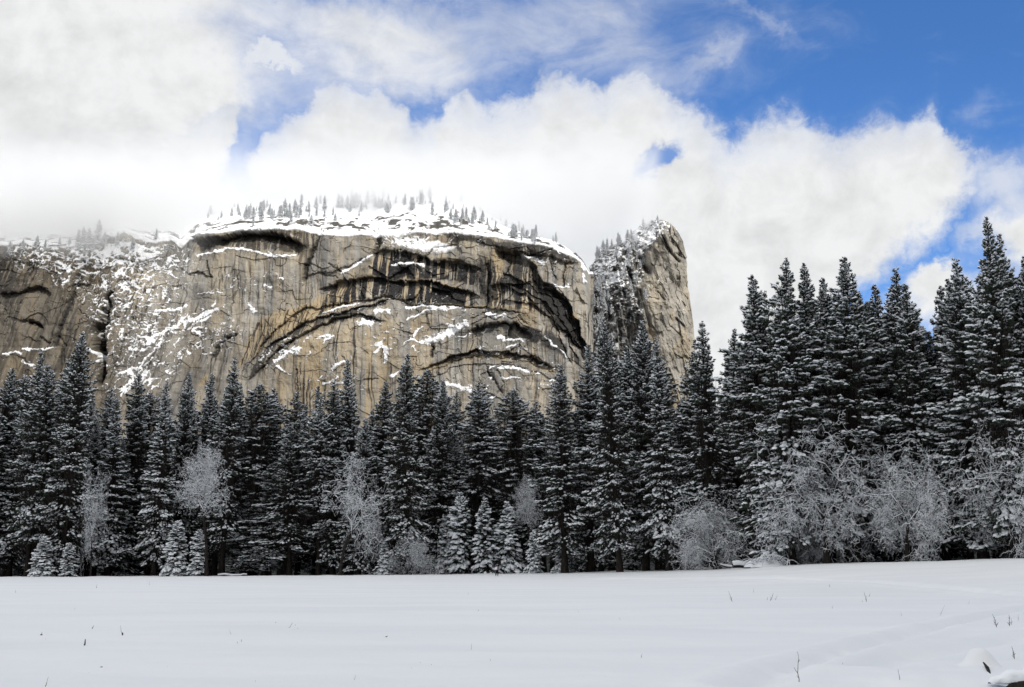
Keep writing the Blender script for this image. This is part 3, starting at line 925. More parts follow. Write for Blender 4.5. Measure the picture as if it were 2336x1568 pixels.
col = t.mix(0.8, col, t.vm('MULTIPLY', col, t.mix(s3.outputs[2], (0.50, 0.51, 0.525), (1.62, 1.58, 1.50))))
col = t.mix(t.m('MULTIPLY', s1.outputs[1], 0.75), col, (0.40, 0.305, 0.175))
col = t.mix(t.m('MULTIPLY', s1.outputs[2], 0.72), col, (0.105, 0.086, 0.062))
col = t.mix(t.m('MULTIPLY', t.step(g3, 0.55, 0.8), 0.22), col, (0.12, 0.11, 0.098))
dk = t.mix(t.step(g3, 0.3, 0.7), (0.012, 0.012, 0.013), (0.045, 0.043, 0.042))
col = t.mix(s1.outputs[0], col, dk)
col = t.mix(A2.outputs['Fac'], col, (0.86, 0.87, 0.89))
t.link(col, b.inputs['Base Color'])
bump(t, b, t.m('ADD', t.m('MULTIPLY', g3, 0.55), t.m('MULTIPLY', g2, 0.8)), 0.5, 1.4)
cme = mesh_np('granite_wall', np.stack([VX, VY, VZ], -1).reshape(-1, 3), grid_faces(*PX.shape)[:, ::-1], [rock_m], smooth=False)
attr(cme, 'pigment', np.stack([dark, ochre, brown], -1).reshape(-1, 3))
attr(cme, 'tone', np.stack([pale, grayzone, slabtone], -1).reshape(-1, 3))
attr(cme, 'snow', snow.ravel())
tag(link('cliff', cme), kind='structure')

# skirt that carries the wall down to the valley floor
sk = np.stack([VX[-1], VY[-1] - 6, VZ[-1] * 0 - 8], -1)
sk0 = np.stack([VX[-1], VY[-1], VZ[-1]], -1)
foot = mesh_np('wall_foot', np.concatenate([sk0, sk]), grid_faces(2, len(px_ax))[:, ::-1], [rock_m])
attr(foot, 'pigment', np.zeros((2 * len(px_ax), 3)) + 0.2)
attr(foot, 'snow', np.zeros(2 * len(px_ax)))
attr(foot, 'tone', np.zeros((2 * len(px_ax), 3)))
tag(link('cliff_foot', foot), kind='structure')

# ------------------------------------------------------------------ snowy dome above the rim
# skyline of the dome on the sightlines; the slope rises from the rim to it and falls away behind
SKY = [(-400, 552), (-250, 538), (-120, 548), (0, 545), (150, 540), (260, 512), (330, 520), (400, 530), (430, 514), (462, 498), (500, 482), (560, 466), (640, 459), (700, 458), (760, 461),
       (820, 457), (900, 450), (960, 448), (1020, 452), (1070, 466), (1110, 486), (1150, 507), (1190, 527), (1240, 558), (1285, 580), (1310, 600), (1345, 650)]
sx_, sy_ = zip(*SKY)
nt = 170
TT = np.linspace(0, 1.55, nt)
ux = np.arange(X0, 1352, 2.0)
UX, UT = np.meshgrid(ux, TT)
ri = np.searchsorted(px_ax, ux).clip(0, len(px_ax) - 1)
bx0, by0, bz0 = VX[0][ri], VY[0][ri], VZ[0][ri]
yback = by0 + 235
tx, ty, tz = at(ux, np.interp(ux, sx_, sy_), yback)
s = np.minimum(UT, 1)
ease = s ** 0.9
MX = bx0 + (tx - bx0) * UT
MY = by0 + (yback - by0) * UT
MZ = bz0 + (tz - bz0) * ease - np.maximum(UT - 1, 0) * 120
bumpy = np.minimum(s * 6, 1) * (1 - 0.85 * sstep(s, 0.8, 1.0))
MZ = MZ + ((fbm(MX / 60, MY / 60, 91, 4) - 0.5) * 16 + (fbm(MX / 12, MY / 9, 92, 3) - 0.5) * 3.5) * bumpy
slab_step = sstep(fbm(MX / 45, MY / 28, 93, 3), 0.54, 0.57)
MZ = MZ + slab_step * 2.0 * bumpy
ln = np.arange(len(ux))
rocky = np.zeros(MX.shape, np.float32)
gz = np.gradient(MZ, axis=0) / np.maximum(np.gradient(MY, axis=0), 0.3)
rocky = sstep(gz + (fbm(MX / 5, MY / 5, 94, 3) - 0.5) * 0.8, 1.25, 1.7) * (UT > 0.03) * (UT < 0.9) * sstep(fbm(MX / 60, MY / 40, 95, 2), 0.5, 0.58)
_rp = np.exp(-((MX - float(at(640, 470, by0.mean() + 200)[0])) / 14) ** 2) * np.exp(-((UT - 0.90) / 0.035) ** 2) + np.exp(-((MX - float(at(560, 498, by0.mean() + 60)[0])) / 30) ** 2) * np.exp(-((UT - 0.12) / 0.03) ** 2) + np.exp(-((MX - float(at(1000, 512, by0.mean() + 60)[0])) / 22) ** 2) * np.exp(-((UT - 0.07) / 0.03) ** 2)
rocky = np.maximum(rocky, sstep(fbm(MX / 9, UT * 26, 99, 4, 0.6) + 0.12 * sstep(UT, 0.02, 0.08) * (1 - sstep(UT, 0.16, 0.30)), 0.62, 0.68) * (UT > 0.015) * (UT < 0.35))
rocky = np.maximum(rocky, sstep(_rp + (fbm(MX / 7, MY / 5, 96, 3) - 0.5) * 0.9, 0.45, 0.6))
mme = mesh_np('dome_slope', np.stack([MX, MY, MZ], -1).reshape(-1, 3), grid_faces(nt, len(ux)), [rock_m], smooth=True)
attr(mme, 'pigment', np.stack([rocky * 0.7, rocky * 0, rocky * 0], -1).reshape(-1, 3))
attr(mme, 'tone', np.zeros((MX.size, 3)) + [0, 0.5, 0.4])
attr(mme, 'snow', (1 - rocky).ravel())
tag(link('snow_slope', mme), kind='structure')


# ------------------------------------------------------------------ the rock column and the gully beside it
YS = 1290.0
RE = [(x + 9, y) for x, y in C3((1660, 210), (1715, 218), (1765, 258), (1815, 305), (1850, 350), (1890, 430), (1910, 510), (1930, 590), (1934, 700), (1947, 830), (1964, 950), (1982, 1080), (2000, 1250), (2010, 1400), (2014, 1600), (2022, 1800), (2032, 2300))]
LE = C3((1600, 212), (1520, 245), (1460, 280), (1410, 335), (1360, 395), (1300, 430), (1200, 460), (1130, 500), (1070, 540), (1020, 610), (960, 700), (950, 900), (950, 1200), (945, 1600), (930, 2300))
RIDGE = C3((1670, 212), (1700, 300), (1690, 380), (1640, 470), (1570, 560), (1545, 700), (1560, 800), (1500, 900), (1520, 1050), (1560, 1200), (1620, 1400), (1700, 1600), (1760, 1900), (1800, 2300))
ys0 = min(p[1] for p in LE)
nsr, nsc = 420, 300
yy = np.linspace(ys0 + 0.3, 960, nsr)


def xof(pts, y):
    p = sorted(pts, key=lambda q: q[1])
    return np.interp(y, [q[1] for q in p], [q[0] for q in p])


xl, xr2, xg = xof(LE, yy), xof(RE, yy), xof(RIDGE, yy)
xl = xl + (vnoise(yy / 5, yy * 0, 101) - 0.5) * 5
xr2 = xr2 + (vnoise(yy / 14, yy * 0 + 4, 102) - 0.5) * 2.2
uu = np.linspace(0, 1, nsc)
QX = xl[:, None] + (xr2 - xl)[:, None] * uu[None, :]
QY = np.repeat(yy[:, None], nsc, 1)
uL = np.clip((xg[:, None] - QX) / np.maximum(xg - xl, 2)[:, None], 0, 1)
uR = np.clip((QX - xg[:, None]) / np.maximum(xr2 - xg, 2)[:, None], 0, 1)
wL = np.maximum(xg - xl, 2)[:, None] * 0.52
wR = np.maximum(xr2 - xg, 2)[:, None] * 0.52
sd_ = wL * (uL * 0.55 + 0.5 * uL ** 6) + wR * (uR * 0.10 + 0.55 * uR ** 5)
sd_ += (YS * 0 + (960 - QY) * 0.52 * 0.10)
leftm = sstep(uL, 0.0, 0.15)
ribs = ridged((QX + (QY - 700) * -0.22) / 26, (QY) / 130, 103, 4)
sd_ += leftm * (ribs - 0.6) * -22 + (1 - leftm) * (ridged((QX - QY * 0.25) / 40, QY / 60, 104, 4) - 0.6) * -11
sd_ += (1 - leftm) * (facets(QX - QY * 0.35, QY + QX * 0.3, 22, 46, 351) * 5 + facets(QX - QY * 0.35, QY + QX * 0.3, 10, 20, 361) * 2)
spj = 1 - np.abs(2 * fbm((QX - QY * 0.5) / 26, (QY + QX * 0.3) / 60, 109, 3) - 1)
sd_ += (1 - leftm) * sstep(spj, 0.96, 0.998) * 1.2 * sstep(fbm(QX / 30, QY / 40, 110, 2), 0.48, 0.6)
sd_ += (fbm(QX / 9, QY / 14, 105, 4) - 0.5) * (5 + 8 * leftm) + (fbm(QX / 40, QY / 60, 106, 3) - 0.5) * 12
tiersn = ridged((QX * 0.95 + QY * 0.3) / 34, (QY * 0.95 - QX * 0.3) / 9, 107, 3)
sd_ += leftm * (tiersn - 0.6) * -9
for pts, wd, dp in ((C3((1700, 380), (1740, 470), (1800, 560), (1880, 640)), 3.0, 9), (C3((1490, 590), (1510, 680), (1560, 750)), 7, 12), (C3((1840, 1220), (1920, 1300)), 2.5, 5), (C3((1780, 1300), (1900, 1410)), 1.6, 3),
                    (C3((1650, 950), (1720, 1030)), 2, 4), (C3((1840, 1060), (1920, 1200)), 1.4, 2), (C3((1480, 950), (1530, 1150), (1570, 1300)), 3, 6), (C3((1040, 960), (1110, 940), (1150, 1000)), 4, 5),
                    (C3((1360, 700), (1400, 900), (1480, 1100)), 5, 10), (C3((1200, 1000), (1240, 1250)), 4, 8), (C3((1300, 930), (1390, 1200)), 4, 8), (C3((1860, 560), (1925, 600)), 1.4, 3)):
    sd_ += dp * np.exp(-(dseg(pts, QX, QY) / wd) ** 2)
ax_, ay_, az_ = at(QX, QY, YS)
SX_, SY_, SZ_ = ax_ + sd_ * 0.06, ay_ + sd_, az_ + sd_ * 0.27
# close it round the back
back = 120.0
SX2 = np.concatenate([SX_[:, :1] + 30, SX_, SX_[:, -1:] - 10, SX_[:, -1:] - 60], 1)
SY2 = np.concatenate([SY_[:, :1] + back, SY_, SY_[:, -1:] + 30, SY_[:, -1:] + back], 1)
SZ2 = np.concatenate([SZ_[:, :1] - 40, SZ_, SZ_[:, -1:] - 4, SZ_[:, -1:] - 60], 1)
top = np.stack([SX2[0] * 0.3 + SX2[0].mean() * 0.7, SY2[0] + 25, SZ2[0] + 1], 0)[:, None, :]
SX2 = np.concatenate([top[0], SX2], 0); SY2 = np.concatenate([top[1], SY2], 0); SZ2 = np.concatenate([top[2], SZ2], 0)
SX2 = np.concatenate([SX2, SX2[-1:]], 0); SY2 = np.concatenate([SY2, SY2[-1:] - 10], 0); SZ2 = np.concatenate([SZ2, SZ2[-1:] * 0 - 8], 0)


def pad(a, v=0.0):
    a = np.concatenate([a[:, :1], a, a[:, -1:], a[:, -1:]], 1)
    return np.concatenate([a[:1], a, a[-1:]], 0)


f3 = fbm(QX / 5, QY / 4, 111, 4, 0.65)
l1 = ridged((QX * 0.9 - QY * 0.4) / 20, (QY * 0.9 + QX * 0.4) / 6, 112, 3)
l2 = ridged((QX * 0.93 + QY * 0.36) / 16, (QY * 0.93 - QX * 0.36) / 5, 113, 3)
hi = 1 - sstep(QY, 510, 640)
reg = leftm * (0.19 + 0.16 * hi) + (1 - leftm) * (0.0 + 0.26 * (1 - sstep(QY, 508, 560)))
reg = reg + 0.12 * np.exp(-(((QX - 1500) / 40) ** 2 + ((QY - 650) / 30) ** 2)) + 0.13 * np.exp(-(((QX - 1400) / 40) ** 2 + ((QY - 630) / 26) ** 2)) - 0.10 * leftm * sstep(QY, 680, 760)
sn = sstep(np.maximum(l1, l2) * 0.6 + f3 * 0.5 + reg, 0.93, 0.99)
ledge_up = -np.gradient(sd_, axis=0)
sn = np.maximum(sn, leftm * sstep(ledge_up * -1 + (f3 - 0.5) * 3, 1.6, 2.4))
sn = np.maximum(sn, (1 - leftm) * sstep(np.maximum(l1, l2) * 0.6 + f3 * 0.5 + 0.02, 0.93, 0.97))
pk = fbm(QX / 30, QY / 50, 115, 4)
st = fbm((QX - QY * 0.25) / 5, QY / 60, 116, 3)
dk = leftm * sstep(st * 0.6 + pk * 0.4, 0.44, 0.60) * 0.72 + (1 - leftm) * np.maximum(sstep(st * 0.5 + pk * 0.5, 0.56, 0.68) * 0.4, sstep(spj, 0.965, 0.998) * 0.45 * sstep(fbm(QX / 30, QY / 40, 110, 2), 0.48, 0.6))
for pts, wd in ((C3((1490, 590), (1510, 680), (1560, 750)), 7), (C3((1700, 400), (1780, 540)), 5), (C3((1010, 1000), (1060, 940), (1120, 940)), 7), (C3((1350, 650), (1400, 830)), 7), (C3((1840, 1220), (1925, 1310)), 3)):
    dk = np.maximum(dk, 0.9 * np.exp(-(dseg(pts, QX, QY) / wd) ** 2))
oc = 0.5 * sstep(fbm(QX / 20, QY / 40, 117, 3), 0.5, 0.7) * (1 - leftm) * sstep(QY, 640, 760) + np.exp(-(dseg(C3((1120, 1090), (1115, 1180)), QX, QY) / 4) ** 2)
pl = (1 - leftm) * 0.45
sp_tone = np.clip(0.5 + facets(QX + (QY - 700) * 0.2 + fbm(QX / 8, QY / 8, 118, 3) * 10, QY + fbm(QX / 8, QY / 8, 119, 3) * 8, 24, 40, 341) * 0.45, 0, 1) * (1 - 0.5 * leftm)  # sunlit right face and shaded left face painted into the rock colour
sme = mesh_np('rock_column', np.stack([SX2, SY2, SZ2], -1).reshape(-1, 3), grid_faces(*SX2.shape)[:, ::-1], [rock_m], smooth=False)
attr(sme, 'pigment', np.stack([pad(np.clip(dk, 0, 1)), pad(np.clip(oc, 0, 1)), pad(dk * 0)], -1).reshape(-1, 3))
attr(sme, 'tone', np.stack([pad(pl), pad(leftm * 0.5 + (1 - leftm) * 0.4 * sstep(fbm(QX / 30, QY / 50, 120, 3), 0.4, 0.6)), pad(sp_tone)], -1).reshape(-1, 3))
sp_snow = pad(np.clip(sn, 0, 1)); sp_snow[0, :] = 1
attr(sme, 'snow', sp_snow.ravel())
tag(link('rock_column', sme), kind='structure')

# gully floor rising between the wall and the column
gxs = np.linspace(1300, 1420, 60); gys = np.linspace(520, 960, 200)
GQX, GQY = np.meshgrid(gxs, gys)
gd = (960 - GQY) * 0.25 + (fbm(GQX / 12, GQY / 16, 121, 4) - 0.5) * 24
qx, qy, qz = at(GQX, GQY, 1255.0)
gtop = np.interp(gxs, [1300, 1330, 1360, 1385, 1420], [612, 602, 596, 590, 590])
cut = np.maximum(gtop[None, :] - GQY, 0)
qz = qz - cut * 0.55; gd = gd + cut * 0.6
gsn = sstep(fbm(GQX / 9, GQY / 12, 122, 3), 0.46, 0.64) * 0.5
gm2 = mesh_np('gully', np.stack([qx, qy + gd, qz], -1).reshape(-1, 3), grid_faces(200, 60)[:, ::-1], [rock_m])
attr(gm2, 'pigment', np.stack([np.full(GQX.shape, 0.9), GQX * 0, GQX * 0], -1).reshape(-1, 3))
attr(gm2, 'tone', np.zeros((GQX.size, 3)) + [0, 0.5, 0.4])
attr(gm2, 'snow', gsn.ravel())
tag(link('gully', gm2), kind='structure')

# low dark rise added behind the forest to darken the gaps between the trunks
hx, hy = np.meshgrid(np.linspace(-700, 900, 120), np.linspace(330, 620, 30))
hz = sstep(hy, 335, 560) * (16 + 8 * fbm(hx / 60, hy / 60, 131, 3)) * (1 - 0.6 * sstep(hy, 560, 620)) - 1.6
dark_rise_m, t, b = material('dark_rise')
geo = t.n('ShaderNodeNewGeometry')
t.link(t.mix(t.step(t.noise(geo.outputs['Position'], 0.3, 4, 0.6), 0.4, 0.65), (0.02, 0.022, 0.02), (0.05, 0.05, 0.048)), b.inputs['Base Color']); setb(b, None, 0.95, 0.05)
tag(link('dark_backdrop', mesh_np('dark_rise', np.stack([hx, hy, hz], -1).reshape(-1, 3), grid_faces(30, 120), [dark_rise_m], smooth=True)), kind='structure')


# ------------------------------------------------------------------ trees
needle_m, t, b = material('pine_needles')
setb(b, None, 0.7, 0.15)
geo = t.n('ShaderNodeNewGeometry')
oi = t.n('ShaderNodeObjectInfo')
ns = t.noise(geo.outputs['Position'], 0.9, 3, 0.6)
col = t.mix(t.step(ns, 0.35, 0.65), (0.028, 0.038, 0.029), (0.060, 0.074, 0.050))
col = t.mix(t.m('MULTIPLY', oi.outputs['Random'], 0.5), col, (0.044, 0.058, 0.050))
t.link(col, b.inputs['Base Color'])
bark_m, t, b = material('dark_bark')
setb(b, None, 0.9, 0.1)
geo = t.n('ShaderNodeNewGeometry')
ns = t.noise(t.vm('MULTIPLY', geo.outputs['Position'], (4, 4, 0.8)), 1.5, 5, 0.65)
t.link(t.mix(t.step(ns, 0.35, 0.65), (0.014, 0.012, 0.011), (0.045, 0.037, 0.032)), b.inputs['Base Color'])
bump(t, b, ns, 0.7, 0.12)
tsnow_m, t, b = material('branch_snow')
setb(b, (0.84, 0.86, 0.89), 0.6, 0.2)
twig_m, t, b = material('grey_twigs')
setb(b, (0.034, 0.033, 0.033), 0.9, 0.1)


def frames(d):
    """orthonormal frames for directions d (n,3)"""
    d = d / np.linalg.norm(d, axis=1, keepdims=True)
    up = np.tile(np.array([0, 0, 1.0]), (len(d), 1))
    sd = np.cross(d, up)
    ln_ = np.linalg.norm(sd, axis=1, keepdims=True)
    sd = np.where(ln_ < 1e-3, np.array([1.0, 0, 0]), sd / np.maximum(ln_, 1e-6))
    u = np.cross(sd, d)
    return d, sd, u


def tubes(A, B, ra, rb, k=3):
    """tapered prisms from A to B"""
    A = np.asarray(A, float); B = np.asarray(B, float); n = len(A)
    d, sd, u = frames(B - A)
    ang = np.arange(k) * 2 * pi / k
    ring = sd[:, None, :] * np.cos(ang)[None, :, None] + u[:, None, :] * np.sin(ang)[None, :, None]
    V = np.concatenate([A[:, None, :] + ring * np.asarray(ra)[:, None, None], B[:, None, :] + ring * np.asarray(rb)[:, None, None]], 1).reshape(-1, 3)
    i = np.arange(k); j = (i + 1) % k
    f = np.stack([i, j, j + k, i + k], 1)
    F = (f[None] + (np.arange(n) * 2 * k)[:, None, None]).reshape(-1, 4)
    return V, F


def polytube(P, R, k=7):
    P = np.asarray(P, float); n = len(P)
    d = np.gradient(P, axis=0)
    d, sd, u = frames(d)
    sd[:] = sd[0] - (d * sd[0]).sum(1, keepdims=True) * d
    sd /= np.linalg.norm(sd, axis=1, keepdims=True)
    u = np.cross(sd, d)
    ang = np.arange(k) * 2 * pi / k
    ring = sd[:, None, :] * np.cos(ang)[None, :, None] + u[:, None, :] * np.sin(ang)[None, :, None]
    V = (P[:, None, :] + ring * np.asarray(R)[:, None, None]).reshape(-1, 3)
    F = []
    for a in range(n - 1):
        for c in range(k):
            e = (c + 1) % k
            F.append((a * k + c, a * k + e, a * k + k + e, a * k + k + c))
    return V, np.array(F)


def join(parts):
    V = []; F = []; o = 0
    for v, f in parts:
        V.append(v); F.append(f + o); o += len(v)
    return np.concatenate(V), np.concatenate(F)


# a small lump of snow: irregular dome, eight sided, two rings
_k = 6
_a = np.arange(_k) * 2 * pi / _k
SN_V = np.concatenate([np.stack([np.cos(_a), np.sin(_a), 0 * _a - 0.35], 1), np.stack([0.8 * np.cos(_a + .4), 0.8 * np.sin(_a + .4), 0 * _a + 0.45], 1), [[0, 0, 0.85]]])
_f = []
for i in range(_k):
    j = (i + 1) % _k
    _f += [(i, j, _k + i), (j, _k + j, _k + i), (_k + i, _k + j, 2 * _k)]
SN_F = np.array(_f)


def lumps(C, d, L, Wd, T, rs):
    """snow lumps at C, long axis along d"""
    n = len(C)
    d, sd, u = frames(d)
    jit = 1 + (rs.rand(n, len(SN_V), 1) - 0.5) * 0.7
    tv = SN_V[None] * jit
    V = C[:, None, :] + d[:, None, :] * tv[:, :, :1] * L[:, None, None] + sd[:, None, :] * tv[:, :, 1:2] * Wd[:, None, None] + u[:, None, :] * tv[:, :, 2:3] * T[:, None, None]
    F = (SN_F[None] + (np.arange(n) * len(SN_V))[:, None, None]).reshape(-1, 3)
    return V.reshape(-1, 3), F


def needles(C, d, size, rs, k=9, spread=1.0, wid=0.17):
    """tufts: k thin blades fanning out from each C round direction d"""
    n = len(C)
    d = d / np.linalg.norm(d, axis=1, keepdims=True)
    r = rs.normal(size=(n, k, 3)) * spread
    r[:, :, 2] *= 0.75
    dirs = d[:, None, :] * 0.9 + r * 0.62
    dirs[:, :, 2] -= 0.12
    dirs /= np.linalg.norm(dirs, axis=2, keepdims=True)
    w_ = np.cross(dirs, rs.normal(size=(n, k, 3)))
    w_ /= np.linalg.norm(w_, axis=2, keepdims=True)
    ln_ = (size[:, None, None]) * (0.7 + 0.6 * rs.rand(n, k, 1))
    base = C[:, None, :] - dirs * ln_ * 0.12
    mid = C[:, None, :] + dirs * ln_ * 0.5
    tip = C[:, None, :] + dirs * ln_
    V = np.stack([base, mid + w_ * ln_ * wid, tip, mid - w_ * ln_ * wid], 2).reshape(-1, 3)
    m = n * k
    F = (np.array([[0, 1, 2, 3]])[None] + (np.arange(m) * 4)[:, None, None]).reshape(-1, 4)
    return V, F


def conifer(seed, H=42.0, base=0.12, width=5.2, tuft=0.62, gap=0.62, per=5, snow=0.75, sparse_top=1.0, droop=0.3, taper=0.8, lean=0.0, blades=7, lumpk=1.0, full=0.0, dense=2.3):
    rs = np.random.RandomState(seed)
    nT = 14
    tz = np.linspace(0, 1, nT)
    bendx = np.cumsum(rs.normal(size=nT)) * 0.05 * H / 42 + lean * tz * H
    bendy = np.cumsum(rs.normal(size=nT)) * 0.05 * H / 42
    TP = np.stack([bendx - bendx[0], bendy - bendy[0], tz * H], 1)
    r0 = 0.0125 * H
    TR = r0 * (1 - tz) ** 0.85 + 0.03
    TR[0] *= 1.35
    trunk = polytube(TP, TR, 7)
    As = []; Bs = []; Ra = []; Rb = []
    tc_ = []; td_ = []; ts_ = []; tl_ = []
    z = base * H
    lobes = rs.rand(4) * 2 * pi
    while z < H - 0.25:
        t01 = (H - z) / (H * (1 - base))          # 0 tip .. 1 crown base
        Lm = width * (min(t01 / taper, 1.0) ** 0.92) * (1 - 0.25 * sstep(t01, 0.75, 1.0) * (1 - full)) + 0.16
        npb = max(3, int(round(per * (0.75 + 0.5 * rs.rand()))))
        a0 = rs.rand() * 2 * pi
        for i in range(npb):
            if rs.rand() < 0.10 + 0.16 * t01 * (1 - full):
                continue
            a = a0 + 2 * pi * i / npb + rs.normal() * 0.35
            L = Lm * (0.62 + 0.52 * rs.rand()) * (1 + 0.16 * cos(2 * a + lobes[0] + z * 0.25) + 0.12 * sin(3 * a + lobes[1] - z * 0.4))
            L *= 0.50 + 0.95 * float(vnoise(np.array([z * 0.30]), np.array([cos(a) * 1.1 + seed]), seed)[0]) * 1.05 if t01 > 0.08 else 1.0
            dusk = 0.45 + 1.0 * float(vnoise(np.array([z * 0.22 + 7]), np.array([cos(a + 0.7) * 1.0 + seed]), seed + 3)[0])
            el0 = (0.75 - 1.15 * min(t01 * 1.25, 1)) * 0.9 + rs.normal() * 0.10 - droop * 0.35 * t01
            hx, hy = cos(a), sin(a)
            tx_ = np.interp(z, TP[:, 2], TP[:, 0]); ty_ = np.interp(z, TP[:, 2], TP[:, 1])
            nseg = 4
            P = [np.array([tx_, ty_, z + rs.normal() * 0.2])]
            for s_ in range(nseg):
                e = el0 - droop * 0.5 * (s_ / nseg) + (0.35 if s_ == nseg - 1 else 0)
                P.append(P[-1] + np.array([hx * cos(e), hy * cos(e), sin(e)]) * L / nseg)
            P = np.array(P)
            rb_ = 0.016 * L + 0.012
            for s_ in range(nseg):
                As.append(P[s_]); Bs.append(P[s_ + 1]); Ra.append(rb_ * (1 - s_ / nseg) + 0.01); Rb.append(rb_ * (1 - (s_ + 1) / nseg) + 0.008)
            nt_ = max(2, int(round(L / tuft * dense)))
            f = 1 - (rs.rand(nt_) ** 1.25) * (0.74 if L > 1.5 else 0.9)
            f[0] = 1.0
            ii = np.minimum((f * nseg).astype(int), nseg - 1)
            fr = f * nseg - ii
            pos = P[ii] * (1 - fr[:, None]) + P[ii + 1] * fr[:, None]
            fan = (rs.rand(nt_) - 0.5) * 2 * np.minimum(L * 0.30, 1.5) * np.sin(np.clip(f, 0, 1) * pi * 0.80 + 0.2)
            fan[0] *= 0.2
            pos = pos + np.stack([-hy * fan, hx * fan, rs.normal(size=nt_) * 0.12 - np.abs(fan) * 0.10], 1)
            dd = (P[ii + 1] - P[ii]); dd = dd / np.linalg.norm(dd, axis=1, keepdims=True)
            dd = dd + np.stack([-hy * fan, hx * fan, 0 * fan], 1) * 0.55 / max(L * 0.3, 0.4)
            tc_.append(pos); td_.append(dd); ts_.append(np.full(nt_, tuft * (0.8 + 0.4 * rs.rand()) * (0.62 + 0.38 * min(1, t01 * 4)))); tl_.append(np.full(nt_, snow * (0.72 + 0.6 * rs.rand()) * (1.12 - 0.25 * t01) * dusk))
            for q in range(1, nt_, 2):
                As.append(P[ii[q]] * (1 - fr[q]) * 0.5 + P[ii[q]] * 0.5 + (P[ii[q] + 1] - P[ii[q]]) * fr[q] * 0.5); Bs.append(pos[q]); Ra.append(0.02); Rb.append(0.012)
        z += gap * (0.6 + 0.55 * t01 + 0.35 * rs.rand()) * (H / 42) ** 0.4
    C = np.concatenate(tc_); d = np.concatenate(td_); sz = np.concatenate(ts_); pl_ = np.concatenate(tl_)
    # leader
    lead = np.array([[TP[-1, 0], TP[-1, 1], H - 0.1 - q * 0.4] for q in range(3)])
    C = np.concatenate([C, lead]); d = np.concatenate([d, np.tile([[0, 0, 1.0]], (3, 1))]); sz = np.concatenate([sz, np.full(3, tuft * 0.7)]); pl_ = np.concatenate([pl_, np.full(3, 0.3)])
    nv = needles(C, d, sz, rs, blades)
    br = tubes(As, Bs, Ra, Rb, 3)
    keep = rs.rand(len(C)) < pl_
    Ck = C[keep]; dk_ = d[keep].copy(); sk_ = sz[keep]
    Ck = Ck + dk_ / np.linalg.norm(dk_, axis=1, keepdims=True) * sk_[:, None] * 0.30 + np.stack([0 * sk_, 0 * sk_, sk_ * 0.27], 1)
    n_ = len(Ck)
    dk_[:, 2] -= 0.1
    q_ = rs.rand(n_) ** 1.5
    L_ = sk_ * (0.45 + 0.55 * q_) * lumpk; W_ = sk_ * (0.34 + 0.34 * rs.rand(n_) * q_ + 0.1 * q_) * lumpk; T_ = sk_ * (0.22 + 0.24 * q_) * lumpk
    sv = lumps(Ck, dk_, L_, W_, T_, rs)
    cv, cf = join([nv, br])
    midx = np.concatenate([np.zeros(len(nv[1]), int), np.ones(len(br[1]), int)])
    return dict(H=H, trunk=mesh_np('pine_trunk', *trunk, [bark_m], smooth=True), crown=mesh_np('pine_crown', cv, cf, [needle_m, bark_m], midx), snow=mesh_np('pine_snow', *sv, [tsnow_m], smooth=False))


